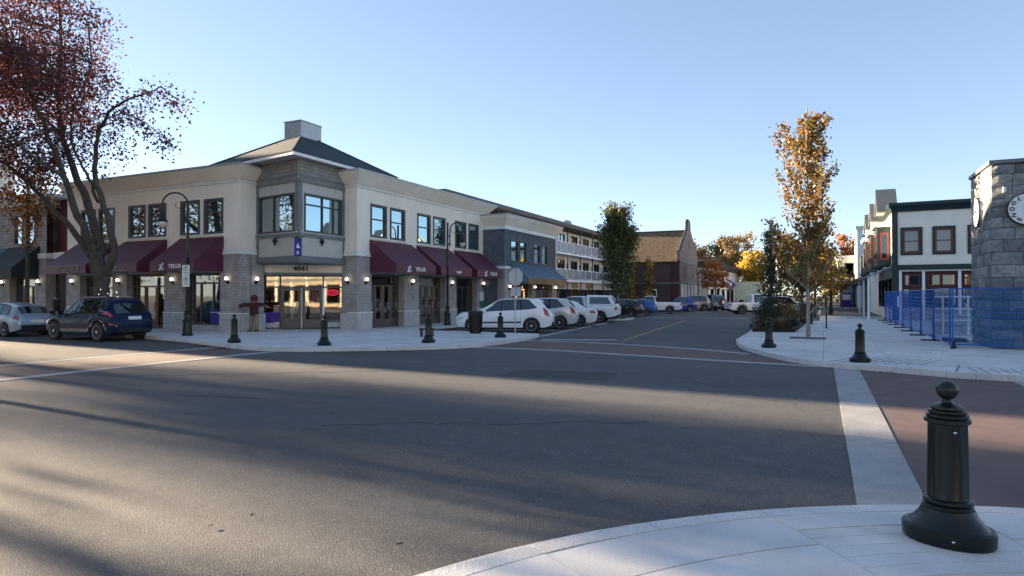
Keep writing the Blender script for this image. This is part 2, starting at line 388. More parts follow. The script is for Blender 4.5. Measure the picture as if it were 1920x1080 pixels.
def clip(poly, x0, x1, y0, y1):
    for ax, val, keep in ((0,x0,1),(0,x1,-1),(1,y0,1),(1,y1,-1)):
        out = []
        for i in range(len(poly)):
            p, q = poly[i], poly[(i+1) % len(poly)]
            a, b = (p[ax]-val)*keep, (q[ax]-val)*keep
            if a >= 0: out.append(p)
            if (a > 0 > b) or (a < 0 < b):
                t = a/(a-b); out.append((p[0]+(q[0]-p[0])*t, p[1]+(q[1]-p[1])*t))
        poly = out
        if len(poly) < 3: return []
    return poly
def area(p): return abs(sum(p[i][0]*p[(i+1)%len(p)][1]-p[(i+1)%len(p)][0]*p[i][1] for i in range(len(p))))/2
def offset(path, d):                     # shift a plan path to its left by d
    P = [Vector(p) for p in path]; out = []
    for i in range(len(P)):
        ns = []
        if i > 0: t = (P[i]-P[i-1]).normalized(); ns.append(Vector((-t.y, t.x)))
        if i < len(P)-1: t = (P[i+1]-P[i]).normalized(); ns.append(Vector((-t.y, t.x)))
        m = ns[0] if len(ns) == 1 else (ns[0]+ns[1])/max((ns[0]+ns[1]).dot(ns[0]), .35)
        out.append(tuple(P[i]+m*d))
    return out
def resample(path, step):
    out = [path[0]]; 
    for a, b in zip(path, path[1:]):
        L = math.dist(a, b); k = max(1, round(L/step))
        for i in range(1, k+1): out.append((a[0]+(b[0]-a[0])*i/k, a[1]+(b[1]-a[1])*i/k))
    return out
def kerb_run(root, path, side, top=.135, step=1.6, maxn=120):
    pts = path; segs = []
    acc = [pts[0]]
    for a in pts[1:]:
        acc.append(a)
    rs = resample(acc, step)
    inner = offset(rs, .17*side)
    n = 0
    for i in range(len(rs)-1):
        a, b, c, d = rs[i], rs[i+1], inner[i+1], inner[i]
        cx = (a[0]+b[0]+c[0]+d[0])/4; cy = (a[1]+b[1]+c[1]+d[1])/4
        L = math.dist(a, b); k = 1-.008/max(L, .1)
        poly = [(cx+(p[0]-cx)*k, cy+(p[1]-cy)*k) for p in (a, b, c, d)]
        if side < 0: poly = poly[::-1]
        MB().prism(poly, -.04, top + rnd.uniform(-.003,.003)).build('kerb_stone', M['kerb'], root); n += 1
def smooth_path(p, it=2):
    for _ in range(it):
        q = [p[0]]
        for a, b in zip(p, p[1:]):
            q += [(a[0]*.75+b[0]*.25, a[1]*.75+b[1]*.25), (a[0]*.25+b[0]*.75, a[1]*.25+b[1]*.75)]
        q.append(p[-1]); p = q
    return p
def pavement(curb, close, keep, size, ang=0, side=1):
    poly = offset(curb, .05*side) + close
    b = MB(); b.prism(poly if side > 0 else poly[::-1], -.05, .118)
    root = b.build('pavement', M['mortar']); root['kind'] = 'structure'
    ins = offset(curb, .178*side) + close
    xs = [p[0] for p in ins]; ys = [p[1] for p in ins]
    x = math.floor(min(xs)/size)*size
    while x < max(xs):
        y = math.floor(min(ys)/size)*size
        while y < max(ys):
            if keep(x+size/2, y+size/2):
                c = clip(ins, x+.005, x+size-.005, y+.005, y+size-.005)
                if c and area(c) > .03:
                    if sum(c[i][0]*c[(i+1)%len(c)][1]-c[(i+1)%len(c)][0]*c[i][1] for i in range(len(c))) < 0: c = c[::-1]
                    MB().prism(c, .09, .132+rnd.uniform(-.002,.002)).build('paving_slab', M['concrete'] if rnd.random() < .7 else M['concrete2'], root)
            y += size
        x += size
    return root
# the corner in front of the shops
CL = [(-62,18.3),(-27,18.15)] + smooth_path([(-24.65,17.83),(-23,17.57),(-20.06,16.6),(-17.7,15.9),(-16.1,15.75),(-14.56,16.27),(-13.27,17.33),(-11.9,18.4),(-11.0,19.7),(-10.7,21.3),(-10.75,24),(-11.0,25.7)], 1) + [(-11.15,26.2),(-11.5,26.5),(-16.8,26.7),(-17.3,27.2),(-17.3,100)]
def keepL(x, y):
    if x < -44 or y > 50: return False
    return (y < 22.3) or (x > -20.8) or (x > -25.4 and y < 26.4)
pvL = pavement(CL, [(-62,100)], keepL, 1.5)
kerb_run(pvL, [p for p in CL if p[0] > -45 and p[1] < 60] , 1)
kerb_run(pvL, [(-17.3,60),(-17.3,100)], 1, step=4)
# the corner with the clock tower
CR = [(16,16.5),(8,16.6)] + smooth_path([(5,16.8),(3.8,16.95),(2.7,17.1),(1.76,17.6),(.79,18.0),(.21,18.25),(-.82,19.2),(-1.83,21.4),(-2.64,23.8),(-3.0,26.1)], 1) + [(-3.07,30.8),(-3.18,35),(-3.5,40.8),(-3.3,42.0),(-.7,46.2),(-.4,47.5),(-.4,110)]
pvR = pavement(CR, [(16,110)], lambda x, y: y < 60 and x < 9.5, 1.6, side=-1)
kerb_run(pvR, [p for p in CR if p[1] < 62], -1)
kerb_run(pvR, [(-.4,62),(-.4,110)], -1, step=5)
g = MB()                                     # tooled grooves in the two dropped ramps
for k in range(7):
    x = 3.05 + k*.2; g.prism([(x,17.32),(x+.02,17.32),(x+.02,18.35),(x,18.35)], .12, .1365)
for k in range(9):
    x = .15 + k*.24; g.prism([(x,18.55),(x+.02,18.55),(x+.75,20.3),(x+.73,20.3)], .12, .1365)
for a, b in (((2.65,17.35),(2.95,18.9)),((4.55,18.9),(4.75,17.25)),((.9,20.6),(1.0,23.6))):
    g.prism([a,(a[0]+.03,a[1]),(b[0]+.03,b[1]),b], .12, .137)
g.build('ramp_groove', M['mortar'], pvR, kind='stuff')
# the corner the photographer stands on: rings of slabs round one centre
FC, FR_ = (3.034, 1.054), 5.768
def ring(r, a): return (FC[0]+r*math.cos(R(a)), FC[1]+r*math.sin(R(a)))
arc = [ring(FR_, a) for a in range(205, 88, -3)]
b = MB(); b.prism([(FC[0]+ (x-FC[0])*.998, FC[1]+(y-FC[1])*.998) for x,y in arc][::-1] + [(-2.2,-14),(20,-14),(20,6.8)], -.05, .086)
pvN = b.build('pavement', M['mortar']); pvN['kind'] = 'structure'
def sector(r0, r1, a0, a1, z, m, name, g=.004, z0=.05):
    da = g/r1*57.3; k = max(2, int(abs(a0-a1)/3)+1)
    A = [a0-da - (a0-a1-2*da)*i/(k-1) for i in range(k)]
    poly = [ring(r0+g, a) for a in A[::-1]] + [ring(r1-g, a) for a in A]
    s = sum(poly[i][0]*poly[(i+1)%len(poly)][1]-poly[(i+1)%len(poly)][0]*poly[i][1] for i in range(len(poly)))
    if s < 0: poly = poly[::-1]
    return MB().prism(poly, z0, z+rnd.uniform(-.0015,.0015)).build(name, m, pvN)
bounds = [207.5,187.5,167.5,147.5,127.5,111.5,91.5]
for a0, a1 in zip(bounds, bounds[1:]):
    for q in range(2):
        m0 = a0-(a0-a1)*q/2; m1 = a0-(a0-a1)*(q+1)/2
        sector(5.60, FR_, m0, m1, .10, M['kerb'], 'kerb_stone', .005, -.04)
    sector(FR_+.004, 5.99, a0, a1, .012, M['kerb'], 'gutter_slab', .004, -.05)
    if a0 == 127.5:
        sector(5.30, 5.60, a0, a1, .098, M['concrete'], 'paving_slab')
        r = 5.30
        while r > 3.7:
            sector(r-.17, r, a0, a1, .097, M['concrete2'], 'ramp_strip', .0035); r -= .17
        for rr in (3.58, 2.4): sector(rr-1.15, rr, a0, a1, .098, M['concrete'], 'paving_slab')
    else:
        for r0, r1 in ((5.03,5.60),(3.62,5.02),(2.2,3.61),(.6,2.19)):
            sector(r0, r1, a0, a1, .098, M['concrete'] if rnd.random() < .6 else M['concrete2'], 'paving_slab')
for i in range(6):
    for j in range(4):
        x = 3.2+i*1.6; y = 5.2-j*1.6
        MB().box(x+.005, x+1.595, y+.005, y+1.595, .05, .098).build('paving_slab', M['concrete'], pvN)

# crosswalks of stamped red asphalt between concrete bands, stop line, centre line
sheet('crosswalk', [(.82,6.55),(3.6,6.9),(3.6,17.05),(2.7,17.08),(1.76,17.55),(.82,17.95)], .004, M['redasphalt'])
for k in range(4):
    y0 = 6.25 + k*2.98; y1 = y0 + 2.97
    t0, t1 = (y0-6.25)/11.92, (y1-6.25)/11.92
    MB().prism([(.26-.03*t0,y0+.02),(.82-.02*t0,y0+.2 if k == 0 else y0+.02),(.82-.02*t1,y1-.15 if k == 3 else y1),(.26-.03*t1,y1+.02 if k == 3 else y1)], -.03, .010).build('crosswalk_band', M['band'], kind='structure')
    MB().prism([(3.6,y0+.7),(4.1,y0+.75),(4.1,min(y1,16.9)+.0),(3.6,min(y1,17.0))], -.03, .010).build('crosswalk_band', M['band'], kind='structure')
nb2 = smooth_path([(-10.85,19.75),(-8.8,20.05),(-5.26,19.3),(-2.12,18.6),(.15,18.28)], 2)
nb1 = smooth_path([(-10.72,23.75),(-8.6,23.85),(-6.4,23.4),(-3.94,22.5),(-2.2,21.3)], 2)
def strip(name, path, wd, z, m, zb=-.03):
    o2 = offset(path, wd)
    b = MB()
    for i in range(len(path)-1):
        b.prism([path[i], path[i+1], o2[i+1], o2[i]], zb, z)
    return b.build(name, m, kind='structure')
b = MB()
for i in range(len(nb2)-1):
    b.quad((*nb2[i],.004), (*nb2[i+1],.004), (*nb1[i+1],.004), (*nb1[i],.004))
b.build('crosswalk', M['redasphalt'], kind='structure')
strip('crosswalk_band', nb2, .34, .010, M['band']); strip('crosswalk_band', nb1, .3, .010, M['band'])
sheet('crosswalk', [(-19.0,4.0),(-15.9,4.0),(-15.9,15.7),(-17.7,15.85),(-19.0,16.25)], .004, M['redasphalt'])
strip('crosswalk_band', [(-15.55,4.0),(-15.85,10),(-15.85,15.7)], .36, .010, M['band'])
strip('crosswalk_band', [(-18.9,4.0),(-19.05,10),(-18.95,16.3)], .3, .010, M['band'])
sheet('stop_line', [(-10.35,24.45),(-7.5,25.6),(-7.65,25.95),(-10.45,24.8)], .005, M['paint_white'])
strip('centre_line', [(-7.2,25.8),(-7.9,35),(-8.8,47)], .11, .005, M['paint_yellow'], .001)
strip('parking_line', [(-11.2,26.6),(-12.6,41)], .16, .006, M['concrete'], .001)
strip('road_seam', [(-13.0,52.6),(-5,53.4)], .22, .005, M['concrete'], .001)
strip('tar_line', smooth_path([(-10.6,8.15),(-10.0,8.27),(-9.5,8.4),(-9.0,8.5)],1), .03, .004, M['under'], .001)
ck = random.Random(3)
for (x0,y0,x1,y1) in ((-14,9.6,-9.2,13.2),(-4.2,16.4,-.4,11.6),(-6.4,7.2,-2.2,9.4),(-11.5,12.6,-7.0,15.2)):
    pts = [(x0+(x1-x0)*k/14+ck.uniform(-.12,.12), y0+(y1-y0)*k/14+ck.uniform(-.12,.12)) for k in range(15)]
    strip('road_crack', pts, .013, .0035, M['under'], .001)
MB().prism([(-6.6,13.2),(-4.2,13.5),(-4.3,14.9),(-6.7,14.6)], -.03, .0035).build('road_patch', mat('patched asphalt', (.045,.045,.047), .85, var=.3, vs=4, bump=.6, bs=60, fine=.6), kind='structure')
tag(MB().lathe([(.36,-.02),(.36,.006),(.30,.006),(.29,.003),(.02,.003)], (0,0), 24).build('manhole_cover', M['iron'], loc=(-8.4,17.4,0)), 'round iron manhole cover in the asphalt of the crossing', 'manhole cover')
sheet('parking_bay', [(-17.2,27.0),(-11.35,26.9),(-13.6,52),(-17.2,52)], .003, M['asphalt'])

# planting island by the parked cars and the planting bed on the other side
b = MB(); isl = [(-16.9,45.3),(-13.3,45.0),(-12.7,45.9),(-12.9,48.6),(-14.1,50.2),(-16.9,50.6)]
b.prism(isl, -.02, .13); islo = b.build('planting_island', M['kerb']); islo['kind'] = 'structure'
MB().prism(offset(isl+[isl[0]], .16)[:-1], .1, .17).build('soil', M['soil'], islo)
bed = [(-2.95,32.0),(-1.15,32.4),(-.95,41),(-3.2,41)]
b = MB(); b.prism(bed, .12, .22); bo = b.build('planting_bed', M['under']); bo['kind'] = 'structure'
MB().prism(offset(bed+[bed[0]], .08)[:-1], .2, .26).build('soil', M['soil'], bo)

# ------------------------------------------------------------------ the shop building on the corner
def ring_box(b, F, s0, s1, z0, z1, w, d0, d1):
    b.fbox(F, s0, s1, z0, z0+w, d0, d1); b.fbox(F, s0, s1, z1-w, z1, d0, d1)
    b.fbox(F, s0, s0+w, z0+w, z1-w, d0, d1); b.fbox(F, s1-w, s1, z0+w, z1-w, d0, d1)
def window(parent, F, s0, s1, z0, z1, pane, fm, fw=.1, d=0.0, proud=.03, bars=(), vbars=(), back=.12, name='window', sill=None):
    b = MB(); ring_box(b, F, s0-.003, s1+.003, z0-.003, z1+.003, fw, d-back, d+proud)
    fr = b.build(name, fm, parent)
    p = MB(); p.quad(F(s0+fw*.8, z0+fw*.8, d-back*.6), F(s1-fw*.8, z0+fw*.8, d-back*.6), F(s1-fw*.8, z1-fw*.8, d-back*.6), F(s0+fw*.8, z1-fw*.8, d-back*.6))
    p.build('pane', pane, fr)
    for q in bars: MB().fbox(F, s0+fw, s1-fw, z0+(z1-z0)*q-.03, z0+(z1-z0)*q+.03, d-back*.55, d-back*.1).build('sash_bar', fm, fr)
    for q in vbars: MB().fbox(F, s0+(s1-s0)*q-.025, s0+(s1-s0)*q+.025, z0+fw, z1-fw, d-back*.55, d-back*.08).build('mullion', fm, fr)
    if sill: MB().fbox(F, s0-.08, s1+.08, z0-.1, z0-.004, d-.02, d+.07).build('sill', sill, fr)
    return fr
def wall_lamp(parent, F, s, z, d=0.0):
    p0 = F(s, z, d); p = F(s, z, d+.12)
    br = MB().fbox(F, s-.05, s+.05, z-.2, z-.06, d-.01, d+.05)
    br.tube([F(s, z-.13, d+.04), F(s, z-.15, d+.1), F(s, z-.08, d+.12)], .02, 6); br.lathe([(.03,p[2]-.1),(.07,p[2]-.06),(.075,p[2]-.02)], (p[0],p[1]), 8)
    o = br.build('wall_lamp', M['dkgreen'], parent)
    MB().lathe([(.02,p[2]-.05),(.055,p[2]-.02),(.08,p[2]+.05),(.06,p[2]+.11),(.015,p[2]+.14)], (p[0],p[1]), 10).build('lamp_globe', M['lampglow'], o, smooth=180)
def stone_blocks(parent, F, s0, s1, z0, z1, rows, step, d=.0, th=.06):
    h = (z1-z0)/rows
    for r in range(rows):
        n = max(1, round((s1-s0)/step)); off = (r % 2)*.5
        cuts = [s0] + [s0+(s1-s0)*(i+off)/n for i in range(0 if off else 1, n)] + [s1]
        cuts = sorted(set(cuts))
        for a, c in zip(cuts, cuts[1:]):
            if c-a < .05: continue
            MB().fbox(F, a+.006, c-.006, z0+h*r+.006, z0+h*(r+1)-.006, d-.02, d+th+rnd.uniform(-.012,.012)).build('stone_block', M['stone'], parent)
def awning(parent, F, s0, s1, zt, zv, zb, proj, m, ribs=0):
    b = MB()
    b.quad(F(s0,zv,proj), F(s1,zv,proj), F(s1,zt,.02), F(s0,zt,.02))
    b.quad(F(s0,zb,proj), F(s1,zb,proj), F(s1,zv,proj), F(s0,zv,proj))
    b.quad(F(s0,zb,.02), F(s0,zb,proj), F(s0,zv,proj), F(s0,zt,.02))
    b.quad(F(s1,zb,proj), F(s1,zb,.02), F(s1,zt,.02), F(s1,zv,proj))
    o = b.build('awning', m, parent)
    sd = o.modifiers.new('thickness', 'SOLIDIFY'); sd.thickness = .012; sd.offset = -1
    f = MB()
    for q in [s0+.05, s1-.05] + [s0+(s1-s0)*i/3 for i in (1,2)]:
        f.tube([F(q,zt-.06,.04), F(q,zv-.03,proj-.04), F(q,zb+.03,proj-.04), F(q,zb+.03,.04)], .016, 5)
    f.build('awning_frame', M['alu'], o)
    return o
def swirl(parent, F, s, z, d, k, m):
    b = MB()
    pa = [(-.42,-.30),(-.25,-.22),(-.08,.02),(.10,.30),(.24,.42),(.30,.36),(.18,.16),(-.02,-.12),(-.22,-.34),(-.36,-.42)]
    pb = [(-.34,.12),(-.18,.18),(.02,.12)]; pc = [(-.05,-.2),(.1,-.38),(.26,-.32),(.40,-.12)]
    for q in (pa, pb, pc): b.tube([F(s+x*k, z+y*k, d) for x, y in q], .032*k/.5, 5)
    return b.build('swirl_emblem', m, parent)

T = thing('corner_building', 'two storey cream stucco and brick corner building with maroon awnings and a hipped corner roof', 'building', (-24.5,26,0))
FLW = frame((0,22.1), (1,0)); FRW = frame((-20.6,0), (0,1))
FEN = frame((-24.9,23.5), (3.3,2.3)); EL = math.hypot(3.3,2.3)
FOL = frame((-21.4,22.5), (.983,-.185)); FOR_ = frame((-21.4,0), (0,1))
winL = [(-36.62,-35.32),(-35.12,-33.74),(-32.62,-31.26),(-31.08,-29.72),(-28.68,-27.3),(-27.02,-25.7)]
winR = [(26.65,28.02),(28.3,29.68),(30.86,32.24),(32.52,33.9),(35.05,36.44),(36.74,38.1)]
ZW0, ZW1 = 4.75, 6.45
bL = MB(); bL.wall(FLW, -37.84, -24.62, 2.93, 7.75, [(a,b,ZW0,ZW1) for a,b in winL])
bL.quad(FLW(-37.84,.1,-.35), FLW(-37.84,.1,0), FLW(-37.84,7.75,0), FLW(-37.84,7.75,-3))
bL.quad((-24.62,22.1,3.76), (-24.62,25.2,3.76), (-24.62,25.2,7.75), (-24.62,22.1,7.75))
bL.build('stucco_wall', M['stucco'], T)
bR = MB(); bR.wall(FRW, 25.62, 39.3, 2.93, 7.75, [(a,b,ZW0,ZW1) for a,b in winR])
bR.quad((-22.4,25.62,3.76), (-20.6,25.62,3.76), (-20.6,25.62,7.75), (-22.4,25.62,7.75))
bR.quad((-20.6,39.3,.1), (-24,39.3,.1), (-24,39.3,7.75), (-20.6,39.3,7.75))
bR.build('stucco_wall', M['stucco'], T)
pathL = [(-37.84,22.1),(-24.62,22.1),(-24.62,24.6)]; pathR = [(-22.2,25.62),(-20.6,25.62),(-20.6,39.3),(-23.5,39.3)]
for p in (pathL, pathR):
    MB().sweep(p, [(0,7.12),(.05,7.14),(.07,7.24),(.02,7.28),(0,7.28)]).build('string_moulding', M['stucco_trim'], T)
    MB().sweep(p, [(.0,7.30),(.06,7.30),(.5,7.80),(.5,7.84),(0,7.84)]).build('cornice', M['stucco'], T)
    MB().sweep(p, [(-.25,7.845),(.55,7.845),(.55,7.93),(-.25,7.93)]).build('cornice_cap', M['cap'], T)
MB().prism([(-37.84,22.3),(-24.8,22.3),(-24.8,26.2),(-20.8,26.2),(-20.8,39.1),(-37.84,39.1)], 7.5, 7.6).build('flat_roof', M['trim'], T)
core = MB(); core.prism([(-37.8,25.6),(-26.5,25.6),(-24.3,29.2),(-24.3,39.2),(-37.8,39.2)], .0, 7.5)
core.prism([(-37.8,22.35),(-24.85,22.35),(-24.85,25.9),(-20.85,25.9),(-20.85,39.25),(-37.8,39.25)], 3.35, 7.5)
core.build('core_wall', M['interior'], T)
for a,b in winL: window(T, FLW, a, b, ZW0, ZW1, M['pane_dark'], M['winframe'], .12, bars=(.62,), sill=M['stucco_trim'])
for a,b in winR: window(T, FRW, a, b, ZW0, ZW1, M['pane_sky'], M['winframe'], .12, bars=(.55,), sill=M['stucco_trim'])

# brick piers, stone bases and bands
pierL = [(-37.84,-36.6,2.93),(-33.85,-32.7,2.93),(-29.8,-28.45,2.93),(-25.85,-24.6,3.74)]
pierR = [(25.60,26.72,3.74),(29.55,31.0,2.93),(33.85,35.15,2.93),(37.85,39.325,2.93)]
for a,b,zt in pierL:
    q = MB(); q.fbox(FLW, a, b, .1, zt, -.6, .04)
    if zt > 3: q.box(-26.0, -24.58, 22.75, 23.55, .95, zt)
    q.build('brick_pier', M['brick'], T)
    stone_blocks(T, FLW, a-.02, b+.02, .13, .93, 3, .55, .02, .06)
    MB().fbox(FLW, a-.04, b+.04, .93, .985, -.5, .1).build('stone_cap', M['stucco_trim'], T)
for a,b,zt in pierR:
    q = MB(); q.fbox(FRW, a, b, .1, zt, -.6, .04)
    if zt > 3: q.box(-21.55, -21.22, 25.66, 26.7, .95, zt)
    q.build('brick_pier', M['brick'], T)
    stone_blocks(T, FRW, a-.02, b+.02, .13, .93, 3, .55, .02, .06)
    MB().fbox(FRW, a-.04, b+.04, .93, .985, -.5, .1).build('stone_cap', M['stucco_trim'], T)
MB().box(-21.6, -20.52, 25.58, 26.2, .1, .93).build('stone_plinth', M['stone'], T)
MB().box(-25.6, -24.52, 22.15, 23.6, .1, .93).build('stone_plinth', M['stone'], T)
MB().sweep([(-26.0,22.1),(-24.62,22.1),(-24.62,24.0)], [(-.2,3.745),(.1,3.745),(.1,3.82),(.05,3.86),(.05,4.02),(-.2,4.02)]).build('stone_band', M['stucco_trim'], T)
MB().sweep([(-22.0,25.62),(-20.6,25.62),(-20.6,26.6)], [(-.2,3.745),(.1,3.745),(.1,3.82),(.05,3.86),(.05,4.02),(-.2,4.02)]).build('stone_band', M['stucco_trim'], T)

# shop fronts behind the awnings
def shopfront(parent, F, s0, s1, z0, z1, d, cols, fm, transom=.78, door=None, pane='pane_shop', rows=()):
    b = MB(); ring_box(b, F, s0, s1, z0, z1, .08, d-.08, d+.02)
    fr = b.build('shop_front', fm, parent)
    zt = z0+(z1-z0)*transom
    MB().fbox(F, s0+.08, s1-.08, zt-.04, zt+.04, d-.07, d+.015).build('transom_bar', fm, fr)
    for i in range(1, cols):
        q = s0+(s1-s0)*i/cols; MB().fbox(F, q-.045, q+.045, z0+.08, zt-.04, d-.07, d+.017).build('mullion', fm, fr)
    for i in range(cols):
        a = s0+(s1-s0)*i/cols; c = s0+(s1-s0)*(i+1)/cols
        MB().quad(F(a+.04,z0+.06,d-.03), F(c-.04,z0+.06,d-.03), F(c-.04,zt,d-.03), F(a+.04,zt,d-.03)).build('pane', M[pane], fr)
        if door and i in door:
            MB().fbox(F, a+.05, c-.05, z0+.08, z0+.42, d-.06, d+.0).build('kick_plate', fm, fr)
            for s_ in (a+.06, c-.16): MB().fbox(F, s_, s_+.1, z0+.42, zt-.05, d-.06, d+.004).build('door_stile', fm, fr)
            MB().fbox(F, c-.22, c-.19, z0+.9, z0+1.3, d+.0, d+.06).build('door_handle', M['alu'], fr)
        for r in rows: MB().fbox(F, a+.05, c-.05, z0+(zt-z0)*r-.05, z0+(zt-z0)*r+.05, d-.06, d+.006).build('glazing_bar', fm, fr)
    MB().quad(F(s0+.06,zt,d-.03), F(s1-.06,zt,d-.03), F(s1-.06,z1-.05,d-.03), F(s0+.06,z1-.05,d-.03)).build('pane', M[pane], fr)
    return fr
MB().fbox(FLW, -37.8, -24.7, 2.86, 2.93, -.6, -.02).build('soffit', M['trim'], T)
MB().fbox(FRW, 25.7, 39.28, 2.86, 2.93, -.6, -.02).build('soffit', M['trim'], T)
s1 = shopfront(T, FLW, -36.58, -33.87, .5, 2.86, -.32, 3, M['winframe'], .72)
MB().fbox(FLW, -36.58, -33.87, .1, .5, -.5, -.3).build('stall_riser', M['panel'], T)
s2 = shopfront(T, FLW, -32.68, -29.82, .16, 2.86, -.32, 3, M['doorwood'], .78, door=(1,))
s3 = shopfront(T, FLW, -28.43, -25.87, .36, 2.86, -.32, 3, M['winframe'], .82)
MB().fbox(FLW, -28.43, -25.87, .1, .36, -.5, -.28).build('stall_riser', M['stone'], T)
s4 = shopfront(T, FRW, 26.74, 29.53, .16, 2.86, -.35, 4, M['door_metal'], .80, door=(0,1,2,3))
s5 = shopfront(T, FRW, 31.02, 33.83, .16, 2.86, -.35, 4, M['door_metal'], .80, door=(0,1,2,3), rows=(.36,.68))
s6 = shopfront(T, FRW, 35.17, 37.83, .22, 2.86, -.35, 4, M['winframe'], .80)
MB().fbox(FLW, -27.05, -26.6, .5, 2.3, -.46, -.42).build('window_panel', M['tealglass'], T)
MB().fbox(FLW, -27.6, -27.15, .9, 2.2, -.56, -.52).build('window_panel', M['tealglass'], T)
MB().fbox(FLW, -35.9, -34.1, .6, 2.5, -.6, -.56).build('window_panel', M['tealglass'], T)
for a,b_ in ((-26.95,-25.98),):
    o = MB().fbox(FLW, a, b_, .45, 1.12, -.345, -.3).build('window_poster', M['blueprint'], T)
    MB().fbox(FLW, a+.06, b_-.08, .97, 1.0, -.302, -.297).build('poster_line', M['letter'], o)
# interiors
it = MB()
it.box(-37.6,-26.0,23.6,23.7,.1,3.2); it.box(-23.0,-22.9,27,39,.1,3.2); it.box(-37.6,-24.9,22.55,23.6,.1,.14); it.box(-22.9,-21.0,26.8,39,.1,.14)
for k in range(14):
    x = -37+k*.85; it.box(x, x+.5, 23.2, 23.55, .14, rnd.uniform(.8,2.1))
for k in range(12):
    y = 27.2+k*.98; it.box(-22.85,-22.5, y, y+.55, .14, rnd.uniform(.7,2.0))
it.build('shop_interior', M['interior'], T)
ceil = MB()
for x in (-35.2,-31.4,-27.2): ceil.box(x-.3,x+.3,22.9,23.1,2.75,2.78)
for y in (27.4,28.9,31.6,33.2,36.0,37.4): ceil.box(-22.2,-22.1,y-.1,y+.1,1.9,2.05)
ceil.build('ceiling_lamp', M['ceilglow'], T)

# awnings and their lettering
ZT, ZV, ZB, PRJ = 4.6, 3.37, 2.93, 1.62
aw = [awning(T, FLW, a, b_, ZT, ZV, ZB, PRJ, M['awning']) for a, b_ in ((-36.95,-33.55),(-32.9,-29.62),(-28.7,-25.65))]
ar = [awning(T, FRW, a, b_, ZT, ZV, ZB, PRJ, M['awning']) for a, b_ in ((26.58,30.3),(30.78,34.3),(34.95,38.35))]
d = PRJ+.012; zc = (ZV+ZB)/2
sc_ = MB()
for i in range(3):
    pts = [(-35.75+.45*i+.05*j, zc+.06+.05*math.sin(j*2.2+i)) for j in range(9)]; sc_.tube([FLW(x,z,d) for x,z in pts], .008, 4)
for i in range(3):
    pts = [(-35.9+.5*i+.05*j, zc-.09+.04*math.sin(j*2.7+i)) for j in range(9)]; sc_.tube([FLW(x,z,d) for x,z in pts], .011, 4)
sc_.tube([FLW(-34.32+.17*math.cos(t), zc+.19*math.sin(t), d) for t in [R(-150+k*20) for k in range(16)]], [.006+.02*math.sin(math.pi*k/15) for k in range(16)], 5)
sc_.build('script_lettering', M['letter_faint'], aw[0])
text('awning_lettering', 'Black Tusk', .21, M['letter_faint'], FLW, -30.95, zc+.05, d, aw[1])
MB().fbox(FLW, -31.25, -30.45, zc-.13, zc-.105, d-.004, d+.004).build('awning_underline', M['letter_faint'], aw[1])
swirl(aw[2], FLW, -27.85, zc, d, .42, M['letter']); text('awning_lettering', 'TELUS', .26, M['letter'], FLW, -26.95, zc, d, aw[2], bold=.006, sx=1.2)
swirl(ar[0], FRW, 27.72, zc, d, .42, M['letter']); text('awning_lettering', 'TELUS', .26, M['letter'], FRW, 28.75, zc, d, ar[0], bold=.006, sx=1.3)
text('awning_lettering', 'mob', .24, M['letter'], FRW, 32.75, zc, d, ar[1], bold=.008, sx=1.3)
swirl(ar[2], FRW, 36.1, zc, d, .42, M['letter']); text('awning_lettering', 'TELUS', .26, M['letter'], FRW, 37.15, zc, d, ar[2], bold=.006, sx=1.3)
for s_ in (-37.2,-33.25,-29.1,-25.3): wall_lamp(T, FLW, s_, 2.55, .05)
FRET = frame((-24.57,0), (0,1))
wall_lamp(T, FRET, 23.0, 2.55, .0)
wall_lamp(T, frame((0,25.62),(1,0)), -21.1, 2.55, .05)
for s_ in (26.2,30.25,34.5,38.55): wall_lamp(T, FRW, s_, 2.55, .05)
o = MB().fbox(FRW, 38.2, 38.95, 1.45, 2.05, .04, .075).build('notice_board', M['signwhite'], T)
MB().fbox(FRW, 38.2, 38.95, .98, 1.4, .1, .125).build('notice_board', M['signgreen'], T)

# oriel over the entrance
OL = 3.28
base = [(-21.4,22.5), FOL(-OL,0)[:2], (-24.75,23.9), (-21.8,26.2), (-21.4,25.75)]
wo_ = MB()
wo_.wall(FOL, -OL, 0, 3.37, 8.1, [(-OL+.12,-.3,4.72,6.5)], 0, .15); wo_.wall(FOR_, 22.5, 25.7, 3.37, 8.1, [(22.85,25.45,4.72,6.5)], 0, .15)
wo_.build('oriel_wall', M['panel'], T)
MB().fbox(FOL, -OL, -.01, 7.06, 8.12, .0, .035).fbox(FOR_, 22.51, 25.7, 7.06, 8.12, .0, .035).build('shingle_cladding', M['shingle_taupe'], T)
for F, a, b_ in ((FOL,-OL,0.0),(FOR_,22.5,25.7)):
    q = MB()
    lo = -.045 if F is FOL else .0
    q.fbox(F, a, b_, 6.98, 7.08, .0, .07); q.fbox(F, a, b_, 7.22, 7.34, .03, .06); q.fbox(F, a, b_, 4.50, 4.66, .0, .075)
    q.fbox(F, a, b_, 3.34, 3.62, .0, .05)
    for s_ in ((a, b_-.22) if F is FOL else (a, b_-.2)):
        q.fbox(F, s_, s_+.2, 3.62, 4.5, .0, .03); q.fbox(F, s_, s_+.2, 4.66, 6.98, .0, .035)
    q.build('oriel_trim', M['trim'], T)
    MB().fbox(F, a, b_, 4.66, 4.71, .0, .1).build('sill', M['cap'], T)
window(T, FOL, -OL+.12, -.3, 4.72, 6.5, M['pane_dark'], M['winframe'], .09, bars=(), vbars=(.42,), name='oriel_window')
window(T, FOR_, 22.85, 25.45, 4.72, 6.5, M['pane_sky'], M['winframe'], .09, bars=(.72,), vbars=(.48,.78), name='oriel_window')
